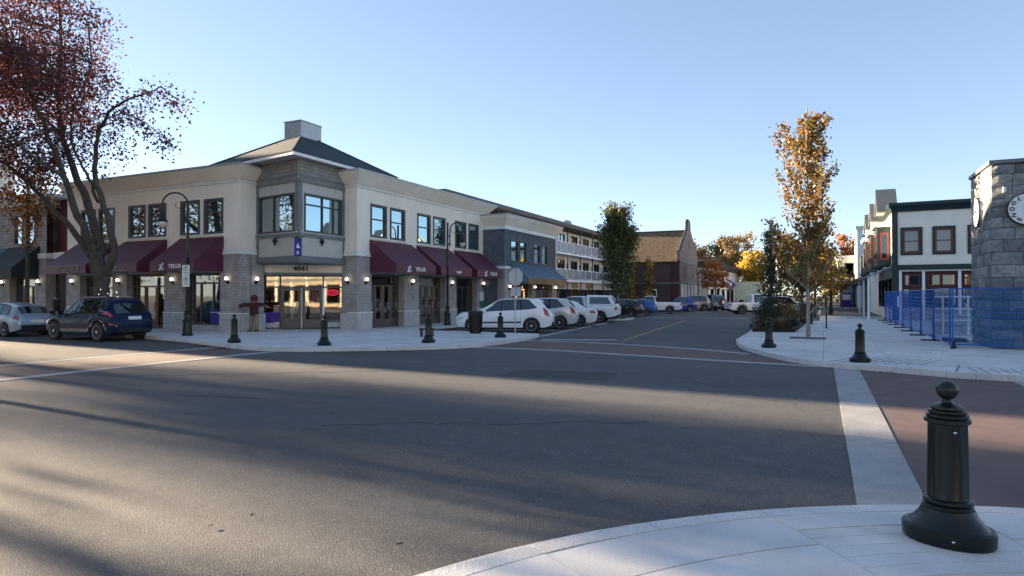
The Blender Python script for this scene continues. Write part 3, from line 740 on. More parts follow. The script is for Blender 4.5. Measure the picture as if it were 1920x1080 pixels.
MB().prism([(-21.4,22.52), (-21.42,25.7), (-21.8,26.2), (-24.75,23.9), (FOL(-OL,0)[0]+.02, FOL(-OL,0)[1]+.02)], 3.3, 3.42).build('oriel_soffit', M['trim'], T)
MB().prism([(-21.7,22.9), (-21.7,25.9), (-24.6,25.9), (-24.5,23.4)], 3.42, 8.1).build('core_wall', M['interior'], T)
# the diagonal entrance
MB().fbox(FEN, -.3, EL+.2, 2.93, 3.32, -.3, -.02).build('address_band', M['stucco'], T)
text('address_number', '4841', .30, M['black'], FEN, EL/2-.02, 3.12, -.015, T, bold=.012, sx=1.25, ext=.02)
MB().fbox(FEN, -.3, EL+.2, 2.80, 2.93, -.3, .02).build('lintel', M['trim'], T)
e = MB(); ring_box(e, FEN, .02, EL-.02, .16, 2.80, .07, -.2, -.08); ent = e.build('entrance_front', M['winframe'], T)
e = MB()
for s_ in (1.0, 3.05): e.fbox(FEN, s_-.035, s_+.035, .16, 2.76, -.19, -.075)
e.fbox(FEN, .06, EL-.06, 2.18, 2.25, -.19, -.07); e.build('mullion', M['winframe'], ent)
for a, b_ in ((1.05,1.98),(2.05,3.0)):
    q = MB(); ring_box(q, FEN, a, b_, .16, 2.17, .13, -.17, -.09); dr = q.build('door', M['door_metal'], ent)
    MB().fbox(FEN, a+.13, b_-.13, .29, .62, -.16, -.10).build('kick_plate', M['door_metal'], dr)
    h = b_-.2 if a < 1.5 else a+.2
    MB().tube([FEN(h, .95, -.05), FEN(h, 1.5, -.05)], .016, 6).build('door_handle', M['alu'], dr)
MB().fbox(FEN, 1.985, 2.045, .16, 2.18, -.17, -.06).build('door_post', M['panel'], ent)
MB().fbox(FEN, 3.02, 3.1, .16, 2.18, -.1, -.055).build('door_post', M['white'], ent)
for a, b_, c, e_ in ((.08,1.0,.2,2.2),(1.05,2.0,.2,2.2),(2.03,3.0,.2,2.2),(3.08,EL-.08,.2,2.2),(.08,1.0,2.25,2.74),(1.03,3.03,2.25,2.74),(3.08,EL-.08,2.25,2.74)):
    MB().quad(FEN(a,c,-.13), FEN(b_,c,-.13), FEN(b_,e_,-.13), FEN(a,e_,-.13)).build('pane', M['pane_shop'], ent)
o = MB().fbox(FEN, .12, .96, .5, .98, -.115, -.1).build('window_poster', M['blueprint'], ent)
MB().fbox(FEN, .02, 1.0, .12, .46, -.2, -.09).build('stall_riser', M['stone'], T); MB().fbox(FEN, 3.05, EL, .12, .46, -.2, -.09).build('stall_riser', M['stone'], T)
it = MB(); it.fbox(FEN, -1.2, EL+.6, .1, 3.2, -3.1, -3.0); it.fbox(FEN, -1.0, EL+.5, .1, .14, -3.0, -.2)
it.fbox(FEN, .3, .9, .14, 1.1, -2.2, -1.7); it.fbox(FEN, 3.1, 3.8, .14, 1.3, -2.4, -1.9); it.build('shop_interior', M['interior'], T)
MB().fbox(FEN, 2.15, 2.85, .75, 2.0, -2.6, -2.55).build('wall_poster', mat('pink poster', (.55,.32,.36), .7, var=.15), T)
MB().fbox(FEN, 2.42, 2.72, 1.3, 1.7, -2.54, -2.51).build('wall_poster', M['signwhite'], T)
MB().fbox(FEN, .5, 3.6, 2.85, 2.9, -1.8, -1.2).build('ceiling_lamp', M['ceilglow'], T)
op = MB(); op.tube([FEN(3.5+.26*math.cos(t), 1.95+.13*math.sin(t), -.18) for t in [2*math.pi*k/24 for k in range(25)]], .018, 6)
opo = op.build('open_sign', M['redneon'], T); text('open_lettering', 'OPEN', .15, M['redneon'], FEN, 3.5, 1.95, -.18, opo, sx=.85)
# mannequin in the doorway
mq = MB(); c = FEN(1.5,0,-.6)
mq.lathe([(.09,.14),(.10,.5),(.12,.95),(.14,1.05),(.10,1.2),(.16,1.4),(.05,1.5),(.07,1.58),(.07,1.68),(.02,1.75)], (c[0],c[1]), 10); mq.build('display_figure', M['signwhite'], T, smooth=60)

# hipped corner roof
E0 = Vector((-20.95,21.7)); dl = Vector((-.983,.185)); EA = E0+dl*7.6; EB = Vector((-20.95,29.3)); EC = EA+(EB-E0)
ctr = (E0+EA+EB+EC)/4
def slab(pts, z0, z1, name, m): return MB().prism([tuple(p) for p in pts], z0, z1).build(name, m, T)
slab([E0, EB, EC, EA], 8.02, 8.07, 'eaves_soffit', M['panel'])
MB().sweep([tuple(EA), tuple(E0), tuple(EB), tuple(EC), tuple(EA)], [(-.04,8.0),(.04,8.0),(.06,8.19),(-.04,8.19)]).build('gutter', M['white'], T)
hr = MB(); k = .14; top = [(ctr+(p-ctr)*k) for p in (E0,EB,EC,EA)]; lo = [p+(p-ctr).normalized()*.12 for p in (E0,EB,EC,EA)]
for i in range(4):
    a, b_, c, e_ = lo[i], lo[(i+1)%4], top[(i+1)%4], top[i]
    hr.quad((a.x,a.y,8.18), (b_.x,b_.y,8.18), (c.x,c.y,10.0), (e_.x,e_.y,10.0))
    hr.quad((a.x,a.y,8.14), (a.x,a.y,8.18), (b_.x,b_.y,8.18), (b_.x,b_.y,8.14))
hr.quad(*[(p.x,p.y,10.0) for p in top]); hr.quad(*[(p.x,p.y,8.14) for p in lo[::-1]])
hr.build('hip_roof', M['roofgreen'], T)
hc = MB()
for i in range(4): hc.tube([(lo[i].x,lo[i].y,8.2),(top[i].x,top[i].y,10.02)], .045, 5)
hc.build('hip_cap', M['roofgreen'], T)
MB().box(ctr.x-.5, ctr.x+.62, ctr.y-.75, ctr.y+.75, 9.6, 10.75).build('roof_box', M['alu'], T)
MB().box(ctr.x-.54, ctr.x+.66, ctr.y-.79, ctr.y+.79, 10.755, 10.8).build('roof_box_lid', M['cap'], T)
wl = MB(); lp = [(-21.45,22.62), (-21.45,28.5), (-27.5,28.5), (-26.9,23.45), FOL(-OL,0)[:2]]
wl.prism(lp[:1]+lp[1:], 7.6, 8.03); wl.build('roof_drum', M['shingle_taupe'], T)
# hanging banner and two floodlights at the oriel corner
bc = Vector((-21.4,22.5)); n2 = Vector((.57,-.82))
FB = frame((-21.15,22.2), (.82,.57))
bk = MB(); bk.tube([(-21.4,22.5,4.42),(-21.1,22.05,4.42)], .02, 6); bk.tube([FB(-.3,4.45,.02),FB(-.12,4.36,.06),FB(0,4.42,.05)], .014, 5); bk.tube([FB(.3,4.45,.02),FB(.12,4.36,.06),FB(0,4.42,.05)], .014, 5)
bko = bk.build('banner_bracket', M['dkgreen'], T)
bn = MB().fbox(FB, -.15, .15, 3.55, 4.36, .0, .025).build('banner', M['blueprint'], bko)
MB().fprism(FB, [(-.07,3.93),(.1,3.93),(.0,4.14)], .026, .034).build('banner_emblem', M['letter'], bn)
MB().fbox(FB, -.04, .04, 3.65, 3.78, .026, .034).build('banner_emblem', M['letter'], bn)
for F, s_ in ((FOL,-1.35),(FOR_,23.7)):
    q = MB(); q.tube([F(s_,4.5,.03),F(s_,4.44,.25)], .02, 6)
    c = F(s_,4.3,.3); q.lathe([(.02,c[2]+.16),(.1,c[2]+.06),(.13,c[2]),(.06,c[2]-.1),(.03,c[2]-.2)], (c[0],c[1]), 8); q.build('floodlight', M['black'], T)

# ------------------------------------------------------------------ further buildings
# shop row beyond the corner building's other end
B = thing('shop_row', 'grey shingled two storey shop row with teal awning behind the thin street tree', 'building', (-46,26,0))
FT = frame((0,22.1), (1,0))
b = MB(); tw = [(-42.95,-42.05),(-41.75,-40.85),(-46.6,-45.7),(-45.4,-44.5)]
b.wall(FT, -62, -39.75, 2.9, 7.5, [(a,c,4.75,6.5) for a,c in tw]); b.build('shingle_wall', M['shingle_taupe'], B)
for a,c in tw: window(B, FT, a, c, 4.75, 6.5, M['pane_dark'], M['winframe'], .08, bars=(.5,))
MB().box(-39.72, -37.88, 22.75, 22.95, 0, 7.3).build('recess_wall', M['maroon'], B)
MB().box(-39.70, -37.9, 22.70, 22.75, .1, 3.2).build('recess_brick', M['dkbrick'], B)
MB().box(-39.73, -37.88, 22.4, 22.74, 3.9, 4.25).build('stone_band', M['stucco_trim'], B)
MB().sweep([(-62,22.1),(-39.75,22.1),(-39.75,23.3)], [(0,7.0),(.06,7.0),(.35,7.45),(.35,7.6),(-.2,7.6),(-.2,7.5)]).build('cornice', M['stucco_trim'], B)
MB().prism([(-62,22.3),(-38,22.3),(-38,36),(-62,36)], 7.2, 7.3).build('flat_roof', M['trim'], B)
MB().box(-62, -39.8, 22.5, 36, 3.0, 7.2).box(-62,-39.8,24,36,0,3).box(-39.8,-37.9,23.45,36,0,7.2).build('core_wall', M['interior'], B)
for a,c in ((-40.75,-39.75),(-44.6,-43.3)):
    MB().fbox(FT, a, c, .9, 3.9, -.5, .05).build('brick_pier', M['brick'], B); stone_blocks(B, FT, a, c, .13, .9, 3, .5, .04, .06)
MB().fbox(FT, -40.85, -39.65, 3.9, 4.2, -.4, .12).build('stone_band', M['stucco_trim'], B)
shopfront(B, FT, -43.25, -40.8, .2, 2.85, -.3, 3, M['winframe'], .8); shopfront(B, FT, -48, -44.7, .2, 2.85, -.3, 3, M['winframe'], .8)
MB().box(-48.5,-40.6,23.5,23.6,.1,3).box(-42.6,-41.4,23.0,23.4,.1,1.3).build('shop_interior', M['interior'], B)
MB().box(-42.3,-42.1,23,23.1,1.2,1.9).box(-41.6,-41.45,23,23.1,2.2,2.4).build('ceiling_lamp', M['ceilglow'], B)
a1 = awning(B, FT, -48.2, -43.5, 4.6, 3.3, 2.8, 1.5, M['canvas_teal'])
a2 = awning(B, FT, -43.5, -40.4, 4.62, 3.32, 2.78, 1.45, M['canvas_dark'])
fe = frame((-40.39,0), (0,-1))
b = MB(); F2 = frame((0,22.1-1.47), (1,0))
b.tube([F2(-42.1+.42*math.cos(t), 2.98+.3*math.sin(t), .0) for t in [R(20+14*k) for k in range(11)]], .02, 5)
for i in range(5): b.fbox(F2, -42.5+.17*i, -42.4+.17*i, 2.93, 3.0, -.01, .01)
b.build('awning_lettering', M['letter_faint'], a2)
wall_lamp(B, FT, -40.25, 2.55, .08); wall_lamp(B, FT, -43.9, 2.55, .08)

# slate shingled shop with the blue metal awning
B = thing('shingle_shop', 'slate grey shingled two storey shop with blue metal awning roof', 'building', (-22,43,0))
FS = frame((-19,0), (0,1)); wn = [(39.7,40.9),(41.15,42.3),(43.55,44.75),(45.0,46.15)]
b = MB(); b.wall(FS, 38.75, 47.9, 2.6, 6.4, [(a,c,4.1,5.55) for a,c in wn])
b.quad((-25,38.75,.1), (-19,38.75,.1), (-19,38.75,6.4), (-25,38.75,6.4)); b.quad((-19,47.9,.1), (-25,47.9,.1), (-25,47.9,6.4), (-19,47.9,6.4))
b.build('shingle_wall', M['shingle_grey'], B)
for a,c in wn: window(B, FS, a, c, 4.1, 5.55, M['pane_sky'], M['black'], .07, bars=(.5,))
ps = [(-24,38.75),(-19,38.75),(-19,47.9),(-24,47.9)]
MB().sweep(ps, [(0,6.2),(.08,6.2),(.1,6.42),(0,6.42)]).build('frieze', M['white'], B)
MB().sweep(ps, [(0,6.42),(.08,6.42),(.45,7.0),(.45,7.08),(0,7.08)]).build('cornice', M['stucco'], B)
MB().sweep(ps, [(-.2,7.085),(.5,7.085),(.5,7.18),(-.2,7.18)]).build('cornice_cap', M['cap'], B)
MB().box(-30,-19.3,39,47.8,6.8,6.9).build('flat_roof', M['trim'], B); MB().box(-30,-19.4,39.3,47.8,2.9,6.8).box(-30,-21.5,39.3,47.8,0,2.9).build('core_wall', M['interior'], B)
MB().sweep([(-20.8,38.75),(-19,38.75),(-19,40.2)], [(-.05,3.55),(.08,3.55),(.08,3.75),(-.05,3.75)]).build('stone_band', M['stucco_trim'], B)
for a,c in ((38.71,39.9),(43.2,43.9),(47.1,47.9)): MB().fbox(FS, a, c, .1, 3.5, -.5, .04).build('brick_pier', M['brick'], B)
MB().fbox(FS, 39.9, 47.1, 2.6, 2.9, -.3, -.02).build('soffit', M['trim'], B)
shopfront(B, FS, 39.95, 43.15, .2, 2.6, -.3, 4, M['doorwood'], .8, door=(2,)); shopfront(B, FS, 43.95, 47.05, .2, 2.6, -.3, 4, M['doorwood'], .8)
b = MB()
for y in (40.4,41.3,44.4,45.6,46.4): b.box(-20.9,-20.8,y,y+.35,1.2,2.3)
b.build('lit_display', emit('warm shop light', (1,.62,.25), .3), B)
MB().box(-21.5,-21.4,39.5,47.5,.1,2.9).build('shop_interior', M['interior'], B)
am = awning(B, FS, 39.6, 46.8, 4.0, 2.95, 2.6, 1.35, M['blueroof'])
b = MB()
for k in range(19):
    y = 39.65+k*.395; b.tube([FS(y,4.02,.02),FS(y,2.97,1.35)], .018, 4)
b.build('standing_seam', M['blueroof'], am)
MB().fbox(FS, 39.6, 46.8, 2.56, 2.96, 1.36, 1.375).build('copper_fascia', M['copper'], am)
MB().fbox(FS, 47.92, 48.02, .1, 6.6, -.1, .02).build('downpipe', M['white'], B)
for s_ in (39.3,43.5,47.5): wall_lamp(B, FS, s_, 2.35, .05)

# apartment block with balconies
B = thing('balcony_building', 'three storey apartment block with pale balcony rails over shops', 'building', (-30,62,0))
FB_ = frame((-25.6,0), (0,1))
b = MB(); ops = []
for k in range(9):
    y = 48.6+k*4.1
    for z in (3.6,6.42): ops += [(y,y+2.2,z,z+2.05),(y+2.7,y+3.5,z+.5,z+1.8)]
b.wall(FB_, 39.9, 86, 0, 8.75, ops); b.quad((-38,39.9,0),(-25.6,39.9,0),(-25.6,39.9,8.95),(-38,39.9,8.95)); b.build('stucco_wall', M['stucco_trim'], B)
for a,c,z0,z1 in ops: window(B, FB_, a, c, z0, z1, M['pane_dark'], M['white'] if c-a < 1 else M['winframe'], .07, vbars=(.5,) if c-a > 1 else ())
MB().box(-38,-25.9,40.1,85.8,0,8.88).build('core_wall', M['interior'], B)
MB().prism([(-38,39.5),(-24.0,39.5),(-24.0,86.3),(-38,86.3)], 8.9, 9.0).build('roof_soffit', M['doorwood'], B)
MB().box(-38,-23.95,39.45,86.3,9.01,9.32).build('roof_fascia', mat('slate grey fascia', (.075,.10,.105), .6), B)
for z in (3.43,6.25):
    MB().box(-25.6,-24.1,47.95,86,z-.22,z).build('balcony_floor', M['white'], B)
    rl = MB(); rl.box(-24.2,-24.12,48,86,z+1.05,z+1.12); rl.box(-24.2,-24.12,48,86,z+.08,z+.13)
    for k in range(20): rl.box(-24.21,-24.11,48+k*2.0,48.08+k*2.0,z,z+1.08)
    ro = rl.build('balcony_rail', M['white'], B)
    for k in range(19): MB().box(-24.175,-24.15,48.12+k*2.0,49.96+k*2.0,z+.16,z+1.02).build('rail_panel', M['blueroof'], ro)
for k in range(10): MB().box(-24.32,-24.22,48.2+k*4.1,48.3+k*4.1,0,8.9).build('balcony_post', M['winframe'], B)
MB().box(-25.55,-24.6,48,86,2.45,3.2).build('shop_fascia', M['panel'], B)
MB().box(-25.58,-25.5,48,86,.3,2.44).build('shop_glass', M['pane_dark'], B)
for y,c in ((62.5,'copper'),(66.5,'copper'),(71.2,'copper')):
    b = MB(); p = [(-24.5+0*t, y+1.2+1.0*math.cos(t), 2.82+.28*math.sin(t)) for t in [2*math.pi*k/20 for k in range(20)]]
    b.add(p+[(-24.6,q[1],q[2]) for q in p], [tuple(range(20))]+[(i,20+i,20+(i+1)%20,(i+1)%20) for i in range(20)]); b.build('oval_sign', M[c], B)
for k in range(10): MB().box(-25.5,-25.4,48.2+k*4.1,48.7+k*4.1,.1,2.45).build('shop_pier', M['doorwood'], B)
MB().lathe([(.5,9.05),(.5,9.7),(.62,9.7),(.62,10.3),(.5,10.45),(.1,10.55)], (-27,71.5), 14).build('roof_vent', M['alu'], B, smooth=40)

# brick hall with the big brown roof
B = thing('brick_hall', 'dark brick hall with steep brown shingle roof and shaped gable', 'building', (-28,93,0))
FH = frame((0,87), (1,0)); FG_ = frame((-17,0), (0,1))
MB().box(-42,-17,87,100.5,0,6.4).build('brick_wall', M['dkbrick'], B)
b = MB()
b.add([(-42.3,86.6,6.25),(-17.3,86.6,6.25),(-17.3,93.75,10.9),(-42.3,93.75,10.9),(-42.3,100.9,6.25),(-17.3,100.9,6.25)], [(0,1,2,3),(3,2,5,4),(0,3,4),(1,5,2)])
ro = b.build('shake_roof', M['roofbrown'], B); sd = ro.modifiers.new('thickness','SOLIDIFY'); sd.thickness = .18
MB().box(-42.3,-17.3,93.6,93.9,10.85,11.0).build('ridge_cap', M['roofgreen'], B)
gp = [(87,6.2),(87,7.6),(87.7,7.7),(88.0,8.1),(92.6,11.0),(92.7,11.9),(93.1,12.3),(94.4,12.3),(94.8,11.9),(94.9,11.0),(99.5,8.1),(99.8,7.7),(100.5,7.6),(100.5,6.2)]
MB().fprism(FG_, gp, -.35, .02).build('gable_wall', M['gablebrick'], B)
MB().fbox(FG_, 87.02, 100.48, .0, 6.08, -.1, .015).build('gable_wall', M['gablebrick'], B)
cp = MB()
for a,c in zip(gp[1:-1], gp[2:-1]):
    cp.tube([FG_(a[0],a[1],-.16), FG_(c[0],c[1],-.16)], .17, 6)
cp.build('gable_coping', M['roofgreen'], B)
MB().fbox(FG_, 87, 100.5, 6.1, 6.3, 0, .15).fbox(FG_, 87, 100.5, 3.4, 3.7, 0, .2).build('stone_band', M['trim'], B)
MB().box(-42,-17,86.9,87,3.3,3.5).build('stone_band', M['trim'], B)
MB().box(-18.2,-17,86.92,87,0,6.2).build('corner_pier', mat('oxblood paint', (.06,.016,.018), .7), B)
for y in (90.2,95.6): window(B, FG_, y, y+1.5, 4.2, 5.7, M['pane_dark'], M['winframe'], .1, back=.0, proud=.06)
window(B, FG_, 93.2, 94.3, 8.2, 9.5, M['pane_dark'], M['winframe'], .1, back=.0, proud=.06)
for y in (88,90.2,92.6,95,97.4,99.4): MB().fbox(FG_, y, y+.4, .1, 3.3, .0, .25).build('white_column', M['white'], B)
for x,z in ((-24.8,2.5),(-21.3,2.0),(-31.5,1.9)): window(B, FH, x, x+1.3, z-.5, z+.6, M['pane_dark'], M['white'], .14, back=0, proud=.05)
b = MB(); b.box(-28.9,-27.5,93.1,94.4,10.6,12.3); b.build('cupola', M['canvas_teal'], B)
b = MB(); b.add([(-29.1,92.9,12.3),(-27.3,92.9,12.3),(-27.3,94.6,12.3),(-29.1,94.6,12.3),(-28.2,93.75,12.9)], [(0,1,4),(1,2,4),(2,3,4),(3,0,4)]); b.build('cupola_roof', M['roofgreen'], B)
# low row beyond the hall
B = thing('low_shop_row', 'low two storey row with white fronts and blue awnings beyond the brick hall', 'building', (-20,118,0))
FW = frame((-15.5,0), (0,1))
MB().box(-30,-15.5,101.5,140,0,6.2).build('wall', M['stucco_trim'], B)
MB().sweep([(-30,101.5),(-15.5,101.5),(-15.5,140)], [(0,6.0),(.6,6.2),(.6,6.9),(0,7.2)]).build('mansard_roof', M['roofgreen'], B)
for k in range(6):
    y = 102.5+k*6.2
    awning(B, FW, y, y+4.2, 4.6, 3.8, 3.4, 1.2, M['white' if k % 2 == 0 else 'blueprint'])
    window(B, FW, y+.3, y+3.9, .4, 2.9, M['pane_dark'], M['white'], .15, back=0, proud=.05)

# cream pub with green trim on the right
B = thing('pub_building', 'cream two storey pub with green cornice and red sash windows behind the blue fence', 'building', (6,52,0))
P0 = (4.31,50.78); FP = frame(P0, (.9982,-.06)); FQ = frame((4.31,0), (0,-1)); 
pw = [(.54,1.52),(2.34,3.34),(4.25,5.3),(6.2,7.2),(8.1,9.1),(10.2,11.2)]
b = MB(); b.wall(FP, 0, 14, 3.84, 7.5, [(a,c,4.62,6.2) for a,c in pw]); b.quad((4.31,75,.1),(4.31,50.78,.1),(4.31,50.78,7.9),(4.31,75,7.9)); b.build('painted_wall', mat('warm cream paint', (.90,.82,.68), .8, var=.05), B)
green = mat('dark green paint', (.006,.022,.026), .45, var=.08); redp = mat('brick red paint', (.19,.028,.02), .5, var=.08); dkred = mat('dark red paint', (.06,.014,.014), .6, var=.1)
for a,c in pw:
    q = MB(); ring_box(q, FP, a-.14, c+.14, 4.48, 6.34, .15, -.02, .06); q.build('window_casing', green, B)
    wf = window(B, FP, a, c, 4.62, 6.2, M['pane_dim'], redp, .12, bars=(.5,))
    MB().fbox(FP, a+.18, c-.22, 4.82, 5.05, -.11, -.085).build('window_paper', M['signwhite'], wf)
MB().sweep([(4.31,70),(4.31,50.78),FP(14,0)[:2]][::1], [(0,7.4),(.1,7.4),(.16,7.6),(.3,7.8),(.3,8.0),(0,8.0)]).build('cornice', green, B)
MB().fbox(FP, -.05, 14, 3.5, 3.84, -.1, .12).build('belt_course', green, B)
MB().fbox(FP, .3, 14, 3.4, 3.5, -.1, .05).build('belt_trim', M['stucco_trim'], B)
MB().fbox(FP, -.1, .25, .1, 7.4, -.2, .06).build('corner_board', green, B)
for a in (.3,1.62,3.6,5.8,8.2,10.6): MB().fbox(FP, a, a+.17, .1, 3.4, -.25, .02).build('column', M['white'], B)
for a,c in ((.5,1.6),(1.82,3.58),(3.8,5.78),(6.0,8.18),(8.4,10.58),(10.8,13.9)):
    MB().fbox(FP, a, c, 1.0, 3.4, -.35, -.22).build('shop_panel', dkred, B)
    n = 1 if c-a < 1.5 else 2
    for k in range(n): window(B, FP, a+.12+(c-a-.2)*k/n, a+.05+(c-a-.15)*(k+1)/n, 2.45, 3.2, M['pane_dim'], redp, .07, d=-.2, back=.02, proud=.04)
    MB().fbox(FP, a+.1, c-.1, .9, 2.2, -.215, -.19).build('pane', M['pane_dim'], B)
    MB().fbox(FP, a, c, .1, 1.0, -.35, -.15).build('stall_riser', M['brick'], B)
pc = FP(14,0,-9)
MB().prism([(4.4,51.2), FP(14,0,-.4)[:2], pc[:2], (4.4,72)], 0, 7.6).build('core_wall', M['interior'], B)
# street side: bays with little gables, lean-to canopy
FQ = frame((4.31,125.0), (0,-1))             # s = 125 - y, outward = -x
def q(y): return 125.0-y
for y0,y1,zp in ((52.6,55.6,8.9),(59.0,62.5,8.7),(66,69.5,8.6)):
    bay = MB().fbox(FQ, q(y1), q(y0), 3.9, 6.6, 0, .85).build('bay_window', green, B)
    MB().fbox(FQ, q(y1)-.1, q(y0)+.1, 6.6, 6.95, 0, 1.05).build('bay_cornice', M['stucco_trim'], bay)
    w2 = MB(); FE = frame((4.31-.425,y0), (1,0))
    for F, a, c in ((FQ,q(y1)+.4,q(y0)-.4),):
        ww = MB(); ring_box(ww, F, a, c, 4.3, 6.2, .14, .83, .88); wo2 = ww.build('window', redp, bay)
        MB().fbox(F, a+.1, c-.1, 4.4, 6.1, .84, .856).build('pane', M['pane_dim'], wo2)
    FE = frame((3.46,y0-.001), (1,0))
    ww = MB(); ring_box(ww, FE, .18, .7, 4.3, 6.2, .1, -.02, .03); wo2 = ww.build('window', redp, bay)
    MB().fbox(FE, .24, .64, 4.38, 6.12, -.01, .012).build('pane', M['pane_dim'], wo2)
    gb = MB(); m_ = (y0+y1)/2
    gb.fprism(FQ, [(q(y1)+.45,7.7),(q(y0)-.45,7.7),(q(m_),zp+.3)], -.3, .7); gb.build('small_gable', M['stucco'], B)
    gr = MB(); gr.add([(3.45,y0+.1,7.6),(3.45,m_,zp+.42),(4.75,m_,zp+.42),(4.75,y0+.1,7.6),(3.45,y1-.1,7.6),(4.75,y1-.1,7.6)], [(0,1,2,3),(1,4,5,2)])
    gr = gr.build('gable_roof', M['trim'], B); s_ = gr.modifiers.new('thickness','SOLIDIFY'); s_.thickness = .14
cn = MB(); cn.add([(4.3,51.0,3.9),(4.3,64,3.9),(2.7,64,3.1),(2.7,51.0,3.1)], [(0,1,2,3)]); cn = cn.build('lean_to_canopy', M['blueroof'], B); s_ = cn.modifiers.new('thickness','SOLIDIFY'); s_.thickness = .12
for y in (51.3,57.5,63.6): MB().box(2.78,2.92,y,y+.14,.13,3.15).build('canopy_post', M['white'], B)
for y in (52,55,58,61): window(B, FQ, q(y+2.2), q(y), .9, 3.0, M['pane_dim'], green, .1, back=0, proud=.05)
# dark shop and white house further along
B = thing('dark_shop', 'dark timber shop with black canopy beyond the cream pub', 'building', (4.8,78,0))
MB().box(4.3,12,75.2,92,0,6.6).build('wall', M['black'], B)
FD = frame((4.3,150), (0,-1))
awning(B, FD, 150-88, 150-75.4, 3.9, 3.2, 2.9, 2.0, M['canvas_dark'])
MB().box(3.9,4.3,77,80,4,6.2).box(3.9,4.3,83,86,4,6.2).build('bay_window', M['winframe'], B)
MB().box(4.29,4.3,75.1,75.2,0,6).build('corner_board', M['trim'], B)
B = thing('white_house', 'sunlit white two storey house with boxy bay and tall parapet', 'building', (6.5,108,0))
MB().box(4.6,14,103,118,0,10.0).build('wall', M['white'], B)
MB().sweep([(4.6,118),(4.6,103),(14,103)], [(0,9.6),(-.35,9.8),(-.35,10.3),(0,10.3)]).build('parapet', M['stucco_trim'], B)
MB().box(4.3,5.0,102.7,103.6,.1,10.9).build('corner_pier', M['white'], B); MB().box(4.1,5.2,102.5,103.8,10.9,11.4).build('pier_cap', M['stucco_trim'], B)
bay = MB().box(1.9,4.6,104,110,3.4,7.0).build('bay', M['stucco'], B); MB().box(1.7,4.6,103.8,110.2,7.0,7.4).build('bay_roof', M['stucco_trim'], bay)
FWH = frame((0,104), (1,0)); window(bay, FWH, 2.8, 4.0, 4.6, 6.4, M['pane_dim'], M['trim'], .1, back=0, proud=.05, bars=(.5,))
FWS = frame((1.9,200), (0,-1)); window(bay, FWS, 200-109, 200-105.5, 4.4, 6.4, M['pane_dim'], M['trim'], .12, back=0, proud=.05)
MB().box(2.2,4.5,104.2,104.4,.1,3.2).build('shop_front', M['winframe'], B); MB().box(2.4,4.4,104.1,104.2,.5,2.6).build('pane', M['blueroof'], B)
# trailer, far
B = thing('site_trailer', 'pale green box trailer far down the street before the trees', 'trailer', (-12.3,125,0))
MB().box(-14.4,-10.2,124,127,.9,4.2).build('body', mat('pale green panels', (.42,.5,.42), .7), B)
for x in (-13.3,-11.2): MB().lathe([(.5,123.9),(.5,124.2)], (x,.5), 12, axis='y').build('wheel', M['tyre'], B)

# out of the frame: what shades the crossing and shows in the shop windows
B = thing('shade_block', 'added four storey cream block out of view along the side street, shading the crossing', 'building', (-75,26,0))  # unseen block, added to cast shade over the crossing
MB().box(-80,-70,18.9,36,0,16).build('wall', M['stucco'], B)
FA = frame((-70,0), (0,1)); FA2 = frame((0,18.9), (1,0))
for z in (1,4.6,8.2,11.8):
    for y in (20.5,25,29.5): window(B, FA, y, y+2, z, z+1.9, M['pane_dark'], M['white'], .12, back=0, proud=.05)
    for x in (-79,-76,-73): window(B, FA2, x, x+2, z, z+1.9, M['pane_dark'], M['white'], .12, back=0, proud=.05)
B = thing('cream_store', 'sunlit cream store front behind the photographer, mirrored in the corner entrance', 'building', (14,-30,0))
MB().box(11,24,-62,-9,0,9).build('wall', mat('tan render', (.40,.33,.22), .9), B)
FC_ = frame((11,0), (0,-1))
for k in range(9):
    window(B, FC_, 10.5+k*5.5, 13+k*5.5, 5, 7.4, M['pane_dark'], M['winframe'], .15, back=0, proud=.06)
    window(B, FC_, 10+k*5.5, 14+k*5.5, .6, 3.4, M['pane_dark'], M['winframe'], .15, back=0, proud=.06)
    MB().fbox(FC_, 14.4+k*5.5, 15+k*5.5, 0, 8.6, 0, .12).build('pilaster', M['stucco_trim'], B)
MB().fbox(FC_, 9, 62, 8.5, 9.3, 0, .4).build('cornice', M['stucco_trim'], B); MB().fbox(FC_, 9, 62, 4.0, 4.4, 0, .3).build('belt_course', M['trim'], B)

